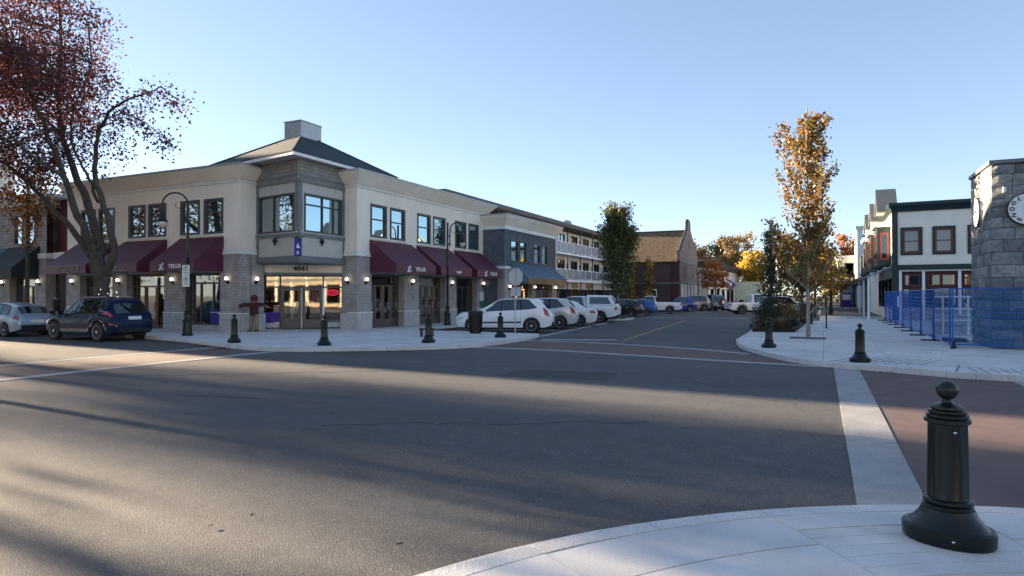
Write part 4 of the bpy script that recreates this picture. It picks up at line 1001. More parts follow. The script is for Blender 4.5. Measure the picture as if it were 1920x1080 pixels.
# ------------------------------------------------------------------ clock tower of split stone
B = thing('clock_tower', 'square grey rough stone clock tower with white dials, lit on its upper flank', 'clock tower', (5.8,26.7,.13))
X0,X1,Y0,Y1,ZTT = 4.83,6.73,25.2,28.3,6.07
MB().box(X0+.1,X1-.1,Y0+.1,Y1-.1,.0,ZTT-.12).build('core_wall', M['mortar'], B)
stm = [mat('tower stone', (.21,.215,.215), .95, var=.45, vs=3.2, bump=1.0, bs=9, fine=.45), mat('dark tower stone', (.15,.155,.157), .95, var=.45, vs=2.6, bump=1.0, bs=9, fine=.45), mat('pale tower stone', (.27,.27,.255), .95, var=.42, vs=3.6, bump=1.0, bs=10, fine=.4)]
tr = random.Random(11)
def rough_block(F, s0, s1, z0, z1, d0, m):
    b = MB(); nx = max(2, min(5, int((s1-s0)/.2)+1)); nz = 3
    P = [[None]*(nx+1) for _ in range(nz+1)]
    for j in range(nz+1):
        for i in range(nx+1):
            e = (i in (0,nx)) or (j in (0,nz))
            P[j][i] = F(s0+(s1-s0)*i/nx, z0+(z1-z0)*j/nz, .0 if e else tr.uniform(.015,.055))
    vs = [p for row in P for p in row]; fs = []
    for j in range(nz):
        for i in range(nx): fs.append((j*(nx+1)+i, j*(nx+1)+i+1, (j+1)*(nx+1)+i+1, (j+1)*(nx+1)+i))
    b.add(vs, fs); c = [F(s0,z0,0),F(s1,z0,0),F(s1,z1,0),F(s0,z1,0),F(s0,z0,d0),F(s1,z0,d0),F(s1,z1,d0),F(s0,z1,d0)]
    b.add(c, [(0,4,5,1),(1,5,6,2),(2,6,7,3),(3,7,4,0)])
    return b.build('stone_block', m, B)
faces = [frame((X0,Y0),(1,0)), frame((X0,Y1),(0,-1))]
z = .13; row = 0
while z < ZTT-.2:
    h = tr.choice([.26,.33,.37,.30,.40]); 
    if ZTT-.12-z-h < .25: h = ZTT-.12-z
    for fi, F in enumerate(faces):
        L = 1.9 if fi == 0 else 3.1; s_ = 0
        while s_ < L-.01:
            wd = tr.choice([.3,.45,.62,.8,.55]); wd = wd if L-s_-wd > .35 else L-s_
            a, c = s_, s_+wd
            if fi == 1 and c > L-.01: c -= .1
            if fi == 0 and a < .01 and row % 2: a = .0
            rough_block(F, a+.008, c-.008, z+.008, z+h-.008, -.1, tr.choice(stm)); s_ += wd
    z += h; row += 1
MB().box(X0-.06,X1+.06,Y0-.06,Y1+.06,ZTT-.1,ZTT+.02).build('coping_slab', M['trim'], B)
for fi, F in enumerate(faces):
    cs, cz = (.88, 4.5) if fi == 0 else (1.45, 4.62); r = .47
    n = 32; dl_ = MB()
    dl_.fprism(F, [(cs+r*math.cos(2*math.pi*k/n), cz+r*math.sin(2*math.pi*k/n)) for k in range(n)], .0, .12); dial = dl_.build('clock_dial', M['signwhite'], B)
    q = MB()
    q.tube([F(cs+(r+.02)*math.cos(2*math.pi*k/n), cz+(r+.02)*math.sin(2*math.pi*k/n), .1) for k in range(n+1)], .03, 6); q.build('dial_rim', M['black'], dial)
    q = MB(); q.fprism(F, [(cs-.02,cz-.05),(cs+.02,cz-.05),(cs+.012,cz+.24),(cs-.012,cz+.24)], .125, .135); q.fprism(F, [(cs-.04,cz-.02),(cs+.33,cz+.05),(cs+.33,cz+.07),(cs-.05,cz+.02)], .137, .147); q.build('clock_hand', M['black'], dial)
    if fi == 0:
        for ang, ch, ro in ((150,'D',0),(180,'O',0),(210,'N',R(90)),(240,'E',R(60)),(120,'L',0),(90,'A',0),(60,'I',0),(30,'N',0),(0,'3',0),(330,'4',0),(300,'5',0),(270,'6',0)):
            text('dial_letter', ch, .17, M['black'], F, cs+.37*math.cos(R(ang)), cz+.37*math.sin(R(ang)), .128, dial, bold=.006, ext=.003, rot=ro)
MB().fbox(faces[0], .28, .36, 5.05, 5.22, .05, .14).build('small_floodlight', M['signwhite'], B)
# heaped planks and a white pipe railing at the pub patio behind the fence
pr = MB()
for z in (.75,1.25,1.75): pr.tube([(4.3,33.0,z),(6.6,33.0,z)], .04, 6)
for x in (4.6,5.5,6.4): pr.tube([(x,33.0,.13),(x,33.0,1.8)], .04, 6)
tag(pr.build('pipe_railing', M['white'], loc=(5.4,33,.13)), 'white pipe railing between the blue fence and the stone tower', 'railing')
pl = thing('patio_wall', 'low concrete block patio wall beside the stone tower', 'wall', (6,34,.13))
MB().box(4.35,9,34.0,34.25,.13,1.0).build('wall_face', M['stone'], pl)
for k in range(8): MB().box(4.36+k*.55,4.36+k*.55+.53,33.95,34.0,.15,.5).build('stone_block', M['stone'], pl); MB().box(4.36+k*.55,4.36+k*.55+.53,33.95,34.0,.53,.97).build('stone_block', M['stone'], pl)
pk = thing('plank_stack', 'small stack of weathered planks on the pavement behind the blue fence', 'planks', (4.6,28,.13))
for k in range(6): MB().box(3.98,4.72-.02*k,28.2+.2*(k%3),28.38+.2*(k%3),.13+.07*(k//3),.195+.07*(k//3)).build('plank', M['doorwood'], pk)

# ------------------------------------------------------------------ blue temporary fence
def fence_panel(p0, p1, label, sign=False, feet=(0,)):
    L = math.dist(p0, p1); F = frame((0,0),(1,0))
    rz = math.atan2(p1[1]-p0[1], p1[0]-p0[0])
    t = thing('fence_panel', label, 'fence', (p0[0],p0[1],.13), rz, 'blue temporary fence panels', world=False)
    fr = MB()
    for x in (.03, L-.03): fr.tube([(x,0,.06),(x,0,1.92)], .028, 6)
    for z in (.12,1.9): fr.tube([(.03,0,z),(L-.03,0,z)], .02, 6)
    fr.tube([(.03,0,1.0),(L-.03,0,1.0)], .014, 6); fr.build('panel_frame', M['bluefence'], t)
    wr = MB()
    for k in range(1,12): wr.tube([(.03,0,.12+k*.148),(L-.03,0,.12+k*.148)], .006, 3, False)
    for k in range(1,int(L/.2)): wr.tube([(k*.2,0,.12),(k*.2,0,1.9)], .005, 3, False)
    wr.build('wire_mesh', M['bluefence'], t, kind='stuff')
    nb_ = MB(); fr_ = random.Random(int(p0[0]*31+p0[1]*17)); nx, nz = 14, 8
    nb_.v = [(.05+(L-.1)*i/nx, .014+(0 if j == nz else fr_.uniform(0,.05)), .12+1.76*j/nz-(.03*math.sin(math.pi*i/nx*3)**2 if j == nz else 0)) for j in range(nz+1) for i in range(nx+1)]
    nb_.f = [(j*(nx+1)+i, j*(nx+1)+i+1, (j+1)*(nx+1)+i+1, (j+1)*(nx+1)+i) for j in range(nz) for i in range(nx)]; nb_.m = [0]*len(nb_.f)
    nb_.build('debris_netting', M['netting'], t, smooth=180)
    for x in feet:
        ft = MB().box(x-.06,x+.06,-.42,.42,0,.055); ft.box(x-.035,x+.035,-.05,.05,.055,.2); ft.build('panel_foot', M['under'], t)
    if sign: MB().box(L*.35,L*.35+.75,-.03,-.02,1.05,1.62).build('notice_board', mat('pale blue notice', (.45,.6,.75), .5), t)
    return t
ys = [25.04+3.5*k for k in range(8)]; nm = ['nearest the stone tower','second from the tower','third from the tower, with the pub wall behind','fourth from the tower, carrying a pale notice','fifth from the tower','sixth from the tower','last one, next to the dark shop']
for k in range(7):
    fence_panel((3.7,ys[k+1]-.02), (3.7,ys[k]+.02), 'blue mesh fence panel along the pavement, '+nm[k], k == 4, (.0,))
dv = Vector((.9755,-.22))
fence_panel((3.72,24.98), (3.72+dv.x*3.4,24.98+dv.y*3.4), 'blue mesh fence panel standing across the foot of the stone clock tower', False, (0.05,))
fence_panel((3.76+dv.x*3.45,24.97+dv.y*3.45), (3.76+dv.x*6.8,24.97+dv.y*6.8), 'blue mesh fence panel at the picture edge past the clock tower', False, (0.05,))

# ------------------------------------------------------------------ bollards
def bollard0():
    t = thing('bollard', 'x', 'bollard', (0,0,0), 0, 'black green cast bollards round the crossing', world=False)
    mt = M['dkgreen']
    MB().lathe([(.22,0),(.232,.02),(.236,.105),(.222,.12)], n=28, sx=1.22, sy=.92).lathe([(.222,.115),(.19,.155),(.16,.195),(.143,.24)], n=28, sx=1.12, sy=.96).build('base', mt, t, smooth=35)
    MB().lathe([(.148,.235),(.155,.245),(.155,.265),(.140,.272),(.152,.282),(.152,.30),(.128,.312)], n=28).build('base_ring', mt, t, smooth=35)
    sh = MB(); n = 40
    for z0, z1 in ((.305,.84),):
        b0 = len(sh.v)
        for z in (z0, z0+.03, z1-.03, z1):
            for k in range(n):
                fl = 0 if z in (z0, z1) else (.010 if k % 4 in (1,2) else 0)
                r = (.128 if z < .5 else .122)-fl; a = 2*math.pi*k/n; sh.v.append((r*math.cos(a), r*math.sin(a), z))
        for i in range(3):
            for k in range(n): sh.f.append((b0+i*n+k, b0+i*n+(k+1)%n, b0+(i+1)*n+(k+1)%n, b0+(i+1)*n+k)); sh.m.append(0)
    sh.build('shaft', mt, t, smooth=30)
    MB().lathe([(.125,.83),(.142,.838),(.142,.862),(.124,.868),(.130,.876),(.130,.892),(.112,.898),(.118,.906),(.118,.92),(.098,.926),(.102,.934),(.100,.946),(.07,.962),(.035,.975),(.028,1.0)], n=28).build('cap', mt, t, smooth=35)
    MB().lathe([(.012,.99)]+[(.070*math.sin(a), 1.06-.068*math.cos(a)) for a in [R(20+16*k) for k in range(10)]]+[(.004,1.128)], n=24).build('ball_finial', mt, t, smooth=180)
    for a in (-60,30,150): 
        x, y = .125*math.cos(R(a)), .125*math.sin(R(a)); MB().lathe([(.008,.775),(.012,.782),(.008,.79)], (x,y), 8).build('bolt', M['chrome'], t)
    for a in (-75,): 
        x, y = .26*math.cos(R(a)), .218*math.sin(R(a)); MB().lathe([(.008,.055),(.012,.062),(.008,.07)], (x,y), 8).build('bolt', M['chrome'], t)
    return t
b0 = bollard0()
bl = [((.79,5.5,.097),1.0,R(-18),'large black green bollard with ball top on the nearest pavement corner'),
 ((.84,18.72,.132),.87,R(10),'bollard on the far pavement between the red crosswalk and the blue fence'),
 ((-1.58,22.6,.132),.88,R(40),'bollard in front of the planting bed and the slim tree'),
 ((-11.65,23.4,.132),.89,R(60),'bollard beside the stop sign post and the white parked SUV'),
 ((-12.66,19.7,.132),.93,R(70),'bollard before the double doors under the lettered maroon awning'),
 ((-15.16,17.15,.132),.9,R(0),'bollard in front of the diagonal shop entrance'),
 ((-18.91,16.75,.132),.9,R(0),'bollard near the scarecrow figure and the brick pier')]
for i, (loc, k, rz, lab) in enumerate(bl):
    o = b0 if i == 0 else copy_tree(b0)
    o.location = loc; o.scale = (k,k,k); o.rotation_euler = (0,0,rz); o['label'] = lab

# ------------------------------------------------------------------ street lamps
def lamp(loc, ang, label, clamp=False, h=5.55):
    t = thing('street_lamp', label, 'street lamp', loc, ang, 'gooseneck street lamps', world=False); mt = M['dkgreen']
    MB().lathe([(.21,0),(.21,.10),(.18,.13),(.16,.55),(.19,.58),(.19,.63),(.13,.70),(.105,.95),(.12,.98),(.12,1.03),(.085,1.06)], n=16).build('base', mt, t, smooth=35)
    top = h if not clamp else h+.3
    MB().lathe([(.08,1.0),(.066,3.2),(.075,3.22),(.075,3.3),(.06,3.32),(.055,top-.05),(.07,top-.04),(.07,top),(.02,top+.06)], n=14).build('pole', mt, t, smooth=35)
    x0 = 0 if not clamp else .16; Rr = .5 if not clamp else .42; zc = h-.1
    pts = [(x0,0,zc-(.1 if not clamp else .9)),(x0,0,zc)] + [(x0+Rr-Rr*math.cos(R(a)),0,zc+Rr*math.sin(R(a))) for a in range(15,181,15)] + [(x0+2*Rr,0,zc-.12)]
    a = MB(); a.tube(pts, .035, 8)
    a.tube([(x0+.06,0,zc+.02)]+[(x0+.3+.2*math.cos(R(q)),0,zc-.02+.14*math.sin(R(q))) for q in range(180,361,30)]+[(x0+.45,0,zc+.08),(x0+.40,0,zc+.1)], .012, 5)
    if clamp:
        for z in (zc-.3,zc-.75): a.box(-.02,.18,-.03,.03,z-.03,z+.03)
    arm = a.build('gooseneck_arm', mt, t, smooth=40)
    if clamp:
        c = MB()
        for s_ in (-1,1): c.tube([(0,.0,3.6),(0,s_*.3,3.95),(0,s_*.45,4.15),(0,s_*.62,4.18)], .02, 5)
        c.build('banner_arm', mt, t)
    lx = x0+2*Rr; z = zc-.12
    MB().lathe([(.05,z+.02),(.06,z-.1),(.07,z-.16),(.09,z-.3),(.12,z-.42),(.2,z-.56),(.21,z-.6),(.19,z-.6)], (lx,0), 16).build('lantern_hood', mt, t, smooth=40)
    MB().lathe([(.17,z-.59),(.165,z-.68),(.12,z-.78),(.05,z-.85),(.01,z-.86)], (lx,0), 16).build('lantern_glass', M['lampglass'], t, smooth=180)
    return t
L1 = lamp((-23.88,18.75,.132), math.atan2(-.55,-.83), 'gooseneck street lamp with two parking signs beside the dark blue SUV')
# its two parking plates, facing the crossing
for k, zc in enumerate((2.72,2.26)):
    ca = -math.atan2(-.55,-.83); 
    def LF(s, z, d=0.0):
        dx, dy = .97*s + .24*(d+.1), .24*s - .97*(d+.1); return (dx*math.cos(ca)-dy*math.sin(ca), dx*math.sin(ca)+dy*math.cos(ca), z)
    LF.dir = Vector((.97*math.cos(ca)-.24*math.sin(ca), .97*math.sin(ca)+.24*math.cos(ca))); LF.n = Vector((LF.dir.y,-LF.dir.x))
    sg = MB().fbox(LF, -.17, .17, zc-.22, zc+.22, 0, .012).build('parking_sign', M['signwhite'], L1)
    q = MB(); q.tube([LF(.1*math.cos(a), zc+.07+.1*math.sin(a), .016) for a in [2*math.pi*i/20 for i in range(21)]], .012, 4); q.build('sign_ring', M['signgreen'], sg)
    text('sign_letter', 'P', .16, M['black'], LF, 0, zc+.07, .016, sg, ext=.002, bold=.004)
    MB().fbox(LF, -.1, -.02, zc-.13, zc-.09, .012, .015).fbox(LF, .02, .11, zc-.13, zc-.09, .012, .015).build('sign_line', M['black'], sg)
L2 = lamp((-18.99,31.5,.132), R(-5), 'gooseneck street lamp with bare banner arms in front of the middle maroon awning', True, 5.4)
L3 = lamp((-14.8,88,.1), R(0), 'small far street lamp near the orange tree beyond the brick hall', False, 4.6)
L4 = lamp((.6,62,.13), R(180), 'street lamp among the trees beyond the bicycle racks', False, 5.4)

# ------------------------------------------------------------------ stop sign, litter bin, racks, boards
t = thing('stop_sign', 'back of an octagonal stop sign on a thin steel post at the kerb point', 'traffic sign', (-12.1,25.75,.132))
MB().lathe([(.03,.13),(.03,3.02)], (-12.1,25.75), 8).build('post', M['alu'], t)
FSG = frame((-12.1,25.79), (-.97,.24))
oc = [(.41*math.cos(R(22.5+45*k)), 2.62+.41*math.sin(R(22.5+45*k))) for k in range(8)]
pl = MB().fprism(FSG, oc, 0, .012).build('octagon_plate', mat('back of the plate', (.55,.56,.57), .5, metal=.2, var=.05), t)
MB().fprism(FSG, [(x*.95,2.62+(z-2.62)*.95) for x,z in oc], .0125, .015).build('sign_face', M['signred'], pl); text('sign_lettering', 'STOP', .26, M['signwhite'], FSG, 0, 2.62, .017, pl, ext=.001)
MB().fbox(FSG, -.26, .26, 1.78, 2.16, 0, .012).build('lower_plate', MATS['back of the plate'], t)
t = thing('litter_bin', 'black slatted litter bin standing before the white SUV', 'litter bin', (-13.85,25.35,.132))
MB().lathe([(.24,.13),(.25,.2),(.30,.95),(.31,1.0)], (-13.85,25.35), 20).build('bin_body', M['black'], t, smooth=30)
MB().lathe([(.33,1.0),(.34,1.03),(.34,1.10),(.30,1.13),(.18,1.14)], (-13.85,25.35), 20).build('bin_rim', M['black'], t, smooth=30)
for k in range(18):
    a = 2*math.pi*k/18; c, s_ = math.cos(a), math.sin(a)
    MB().tube([(-13.85+.262*c,25.35+.262*s_,.2),(-13.85+.312*c,25.35+.312*s_,.95)], .016, 5).build('slat', M['dkgreen'], t)
t = thing('low_bench', 'low black iron seat behind the bollard near the double doors', 'bench', (-14.6,22.6,.132), R(25), world=False)
MB().box(-.3,.3,-.2,.2,.28,.34).build('seat', M['black'], t)
for x in (-.22,.22): MB().box(x-.04,x+.04,-.17,.17,0,.28).build('leg', M['black'], t)
t = thing('sandwich_board', 'white folding sandwich board on the pavement between the silver and dark blue cars', 'sign board', (-32.9,19.5,.132), R(15), world=False)
for s_ in (-1,1):
    b = MB(); b.add([(-.32,s_*.3,0),(.32,s_*.3,0),(.32,s_*.04,1.15),(-.32,s_*.04,1.15)], [(0,1,2,3)]); o = b.build('board', M['signwhite'], t); md = o.modifiers.new('thickness','SOLIDIFY'); md.thickness = .02
b = MB(); b.add([(-.15,-.145,.75),(.12,-.145,.75),(.12,-.118,.86),(-.15,-.118,.86)], [(0,1,2,3)]); b.add([(-.2,-.19,.55),(.2,-.19,.55),(.2,-.17,.64),(-.2,-.17,.64)], [(0,1,2,3)])
b.build('board_print', M['blueprint'], t)
for x, y, lab in ((-1.25,36.6,'black hoop bicycle rack on the planting bed side of the slim tree'),(.15,37.2,'black hoop bicycle rack on the open pavement side of the slim tree')):
    t = MB(); t.tube([(0,-.4,0),(0,-.4,.72),(0,-.3,.84),(0,.3,.84),(0,.4,.72),(0,.4,0)], .035, 8); t.box(-.09,.09,-.49,-.31,0,.012); t.box(-.09,.09,.31,.49,0,.012)
    o = t.build('bicycle_rack', M['black'], smooth=40); o.location = (x,y,.132); tag(o, lab, 'bicycle rack', 'hoop bicycle racks')
t = thing('tree_grate', 'dark iron tree grate at the foot of the slim gold tree', 'tree grate', (-.55,28.2,.132))
MB().box(-1.2,.1,27.6,28.9,.1,.137).build('grate_frame', M['iron'], t)
for k in range(10): MB().box(-1.15+k*.125,-1.06+k*.125,27.66,28.84,.1,.146).build('grate_bar', M['iron'], t)
t = thing('litter_bin', 'square black litter bin beside the planting bed', 'litter bin', (-.9,42.3,.13))
MB().box(-1.25,-.55,42,42.7,.13,1.15).build('bin_body', M['black'], t); MB().box(-1.3,-.5,41.95,42.75,1.15,1.32).build('bin_lid', M['black'], t)
for k in range(6): MB().box(-1.24+k*.115,-1.16+k*.115,41.97,42.0,.2,1.1).build('slat', M['dkgreen'], t)
t = thing('newspaper_box', 'small blue newspaper box at the white house end of the pavement', 'newspaper box', (2.6,92,.13))
MB().box(2.1,3.2,91.6,92.3,.5,2.1).build('box', M['blueprint'], t); MB().box(2.2,3.1,91.58,91.6,1.2,1.9).build('front_window', M['signwhite'], t)
for x in (2.2,3.0): MB().box(x,x+.1,91.7,92.2,.13,.5).build('leg', M['black'], t)
t = thing('flat_sign', 'two tiered dark swing sign on posts far along the pavement', 'sign', (1.6,98,.13))
for x in (.2,3.6): MB().box(x,x+.25,98,98.25,.13,4.2).build('post', M['black'], t)
MB().box(.2,3.85,98.05,98.2,4.2,4.6).build('beam', M['black'], t); MB().box(.5,3.5,98.06,98.14,2.6,3.7).build('board', M['blueroof'], t)
up = thing('utility_pole', 'pale wooden utility pole standing before the far trees', 'utility pole', (-6.5,110,0))
MB().lathe([(.16,0),(.11,9)], (-6.5,110), 8).build('pole', M['stucco_trim'], up); MB().box(-7.5,-5.5,109.95,110.05,8.2,8.35).build('cross_arm', M['doorwood'], up)

# ------------------------------------------------------------------ vehicles
def itp(tab, x):
    t = sorted(tab); return float(np.interp(x, [a for a, _ in t], [b for _, b in t]))
class Car:
    def __init__(s, top, belt, plan, roof, wx, wr, sill=.27, drop=.05):
        s.top, s.belt, s.plan, s.roof, s.wx, s.wr, s.sill, s.drop = top, belt, plan, roof, wx, wr, sill, drop
    def bot(s, x):
        z = s.sill + .0
        x0 = max(a for a,_ in s.plan); x1 = min(a for a,_ in s.plan)
        z += .12*max(0, 1-(x0-x)/.5)**2 + .14*max(0, 1-(x-x1)/.5)**2
        for w_ in s.wx:
            ra = s.wr*1.16
            if abs(x-w_) < ra: z = max(z, s.wr*.98 + math.sqrt(ra*ra-(x-w_)**2))
        return z
    def sec(s, x):
        hw, rw, be, tp, bo = itp(s.plan,x), itp(s.roof,x), itp(s.belt,x), itp(s.top,x), s.bot(x)
        be = min(be, tp-.012); dr = min(s.drop, (tp-be)*.4)
        return [(hw*.955,bo),(hw*1.0,bo+(be-bo)*.42),(hw*.995,bo+(be-bo)*.75),(hw*.955,be),(rw+(hw*.955-rw)*.08,tp-dr-.02*(tp-be)),(rw*.90,tp-dr*.45),(rw*.5,tp-dr*.08),(0,tp)]
    QK = [0,.85,1.5,2,2.85,3.1,3.55,4]
    def P(s, x, q, side=1, off=0):
        def raw(x, q):
            k = s.sec(x); return Vector((x, np.interp(q, s.QK, [a for a,_ in k]), np.interp(q, s.QK, [b for _,b in k])))
        p = raw(x, q)
        if off:
            e = .02; u = raw(x+e,q)-raw(x-e,q); v = raw(x,min(4,q+e))-raw(x,max(0,q-e)); n = v.cross(u)
            n = n.normalized() if n.length > 1e-9 else Vector((0,1,0))
            if n.y < 0 and q < 3: n = -n
            if q >= 3 and n.z < 0: n = -n
            p = p+n*off
        return (p.x, p.y*side, p.z)
    def body(s):
        xs = {a for t in (s.top,s.belt,s.plan,s.roof) for a,_ in t}
        a, b = min(xs), max(xs)
        for w_ in s.wx:
            for k in range(0, 181, 15): xs.add(w_+s.wr*1.16*math.cos(R(k)))
            xs.add(w_+s.wr*1.165); xs.add(w_-s.wr*1.165)
        k = a
        while k < b: xs.add(k); k += .18
        xs = sorted(x for x in xs if a <= x <= b); ys = [xs[0]]
        for x in xs[1:]:
            if x-ys[-1] > .006: ys.append(x)
        m = MB(); n = None
        for x in ys:
            k = s.sec(x); ring_ = [(x,y,z) for y,z in k] + [(x,-y,z) for y,z in k[:-1][::-1]]; n = len(ring_); m.v += ring_
        for i in range(len(ys)-1):
            for j in range(n): m.f.append((i*n+j, i*n+(j+1)%n, (i+1)*n+(j+1)%n, (i+1)*n+j)); m.m.append(0)
        m.f.append(tuple(range(n-1,-1,-1))); m.m.append(0); m.f.append(tuple((len(ys)-1)*n+j for j in range(n))); m.m.append(0)
        return m
    def panel(s, xb0, xb1, xt0, xt1, q0, q1, side=1, off=.006, nx=6, nq=3):
        m = MB(); 
        for j in range(nq+1):
            t = j/nq
            for i in range(nx+1):
                u = i/nx; x = (xb0+(xb1-xb0)*u)*(1-t)+(xt0+(xt1-xt0)*u)*t; m.v.append(s.P(x, q0+(q1-q0)*t, side, off))
        for j in range(nq):
            for i in range(nx): m.f.append((j*(nx+1)+i, j*(nx+1)+i+1, (j+1)*(nx+1)+i+1, (j+1)*(nx+1)+i)); m.m.append(0)
        return m
    def screen(s, x0, x1, q0=3.02, off=.006, n=4, k=8, q1=None):
        m = MB()
        for i in range(n+1):
            x = x0+(x1-x0)*i/n
            for j in range(-k, k+1):
                q = 4-(4-q0)*abs(j)/k; m.v.append(s.P(x, q, 1 if j >= 0 else -1, off))
        w_ = 2*k+1
        for i in range(n):
            for j in range(w_-1): m.f.append((i*w_+j, i*w_+j+1, (i+1)*w_+j+1, (i+1)*w_+j)); m.m.append(0)
        return m
def wheel(t, x, y, r, side, wd=.22, spokes=5):
    tz = MB().lathe([(r*.62,y-wd/2),(r*.93,y-wd/2),(r,y-wd/2+.03),(r,y+wd/2-.03),(r*.93,y+wd/2),(r*.62,y+wd/2)], (x,r), 24, axis='y')
    ty = tz.build('wheel', M['tyre'], t, smooth=35)
    yo = y+side*(wd/2-.035)
    MB().lathe([(r*.6,min(yo,yo-side*.06)),(r*.6,max(yo,yo-side*.06))], (x,r), 20, axis='y').build('brake_disc', M['under'], ty)
    m = MB(); n = 24
    yf = y+side*(wd/2+.004)
    ring_ = [(x+rr*math.sin(2*math.pi*k/n), yf-side*dd, r+rr*math.cos(2*math.pi*k/n)) for rr, dd in ((r*.66,.0),(r*.58,.012)) for k in range(n)]
    m.add(ring_, [(k,(k+1)%n,n+(k+1)%n,n+k) for k in range(n)])
    for k in range(spokes):
        a = 2*math.pi*k/spokes+.3; c, s_ = math.sin(a), math.cos(a); px, pz = s_, -c
        m.add([(x+c*r*.1+px*.05, yf-side*.02, r+s_*r*.1+pz*.05),(x+c*r*.1-px*.05, yf-side*.02, r+s_*r*.1-pz*.05),(x+c*r*.61-px*.035, yf-side*.008, r+s_*r*.61-pz*.035),(x+c*r*.61+px*.035, yf-side*.008, r+s_*r*.61+pz*.035)], [(0,1,2,3)])
    m.lathe([(r*.14,min(yf,yf-side*.04)),(r*.14,max(yf,yf-side*.04))], (x,r), 10, axis='y')
    m.build('rim', M['rim'], ty)
def vehicle(name, label, cat, loc, rz, C, paint, group, side_glass, ws, rg, tail, head, seams, plate_z=.75, extra=None, spokes=5, track=None, glass='pane_car', mould=None, full=True):
    t = thing(name, label, cat, loc, rz, group, world=False)
    C.body().build('body', paint, t, smooth=32)
    x0 = max(a for a,_ in C.plan); x1 = min(a for a,_ in C.plan); hw = max(b for _,b in C.plan)
    MB().box(C.wx[1]+C.wr*1.2, C.wx[0]-C.wr*1.2, -hw*.9, hw*.9, .19, C.sill+.06).box(x1+.25,x0-.25,-hw*.62,hw*.62,.24,C.sill+.2).build('underbody', M['under'], t)
    for w_ in C.wx:
        for sd in (1,-1): wheel(t, w_, sd*(hw-.13), C.wr, sd, spokes=spokes)
    for g_ in side_glass:
        for sd in (1,-1):
            C.panel(*g_, 2.07, 2.80, sd, .008).build('side_window', M[glass], t)
            f_, r_ = g_[1]+.07, g_[0]-.07; tf, tr2 = g_[3]+.05, g_[2]-.05
            C.panel(r_, f_, tr2, tf, 2.03, 2.86, sd, .004).build('window_surround', M['under'], t)
    if ws: C.screen(*ws).build('windscreen', M[glass], t)
    if rg: C.screen(*rg).build('rear_window', M[glass], t)
    for sd in (1,-1):
        C.panel(*tail, sd, .008).build('tail_light', M['red_lens'], t); C.panel(*head, sd, .008).build('headlight', M['clear_lens'], t)
        if full:
            mx = (side_glass[0][1]-.12) if side_glass else .6
            y = itp(C.plan, mx)*.97*sd; z = itp(C.belt, mx)+.08
            MB().box(mx-.09,mx+.09,min(y,y+sd*.2),max(y,y+sd*.2),z-.07,z+.09).build('wing_mirror', paint, t)
            for sx in seams: C.panel(sx-.006,sx+.006,sx-.006,sx+.006,.3,1.98,sd,.002,1,6).build('door_seam', M['under'], t)
            for sx in seams[:-1]: C.panel(sx+.08,sx+.26,sx+.08,sx+.26,1.72,1.80,sd,.02,2,1).build('door_handle', paint, t)
            if mould: C.panel(mould[0],mould[1],mould[0],mould[1],.55,.72,sd,.012,6,1).build('side_moulding', M['under'], t)
    MB().box(x1-.012,x1+.03,-.26,.26,plate_z,plate_z+.13).build('number_plate', M['plate'], t)
    MB().box(x0-.05,x0+.008,-.5,.5,.42,.62).build('grille', M['under'], t)
    MB().box(x1-.03,x1+.2,-hw*.72,hw*.72,.36,.52).build('rear_bumper', paint if not full else M['under'], t)
    if extra: extra(t, C)
    return t
def suv(h=1.68, L=4.75, W=1.88, wr=.36, kick=0):
    k = L/4.75; q = W/1.9; d = h-1.68
    S = lambda tab, dz=0: [(a*k, b+dz) for a,b in tab]; Q = lambda tab: [(a*k, b*q) for a,b in tab]
    return Car([(2.37*k,.70),(2.32*k,.84),(2.1*k,.97),(1.3*k,1.08),(1.12*k,1.12),(.32*k,1.58+d),(-.1*k,1.66+d),(-.9*k,1.68+d),(-1.65*k,1.63+d),(-1.85*k,1.55+d),(-2.22*k,1.10),(-2.33*k,.98),(-2.37*k,.80)],
        S([(2.37,.66),(2.25,.80),(1.2,1.0),(-1.2,1.06+kick*.3),(-2.0,1.10+kick),(-2.25,1.0),(-2.37,.77)]),
        Q([(2.37,.55),(2.28,.74),(2.0,.89),(1.4,.945),(-1.5,.95),(-2.1,.88),(-2.3,.80),(-2.37,.68)]),
        Q([(2.37,.42),(2.1,.66),(1.2,.78),(.32,.60),(-1.4,.60),(-1.9,.64),(-2.2,.72),(-2.37,.58)]), (1.43*k,-1.40*k), wr)
def sedan(h=1.45, L=4.6, W=1.8, wr=.32, hatch=False):
    k = L/4.7; q = W/1.8; d = h-1.45
    top = [(2.35*k,.58),(2.28*k,.70),(2.0*k,.82),(1.2*k,.93),(1.05*k,.96),(.15*k,1.38+d),(-.3*k,1.45+d),(-.9*k,1.43+d)]
    top += [(-1.85*k,1.28+d),(-2.2*k,1.0),(-2.3*k,.85),(-2.35*k,.7)] if hatch else [(-1.25*k,1.32+d),(-1.8*k,1.06),(-2.2*k,1.0),(-2.32*k,.85),(-2.35*k,.72)]
    return Car(top, [(2.35*k,.55),(2.2*k,.70),(1.1*k,.88),(-1.6*k,.96),(-2.2*k,.94),(-2.35*k,.68)],
        [(2.35*k,.50*q),(2.25*k,.68*q),(1.9*k,.83*q),(1.3*k,.89*q),(-1.5*k,.90*q),(-2.1*k,.83*q),(-2.28*k,.74*q),(-2.35*k,.62*q)],
        [(2.35*k,.4*q),(2*k,.62*q),(1.1*k,.74*q),(.15*k,.54*q),(-1.1*k,.54*q),(-1.8*k,.62*q),(-2.35*k,.55*q)], (1.42*k,-1.32*k), wr, .22)
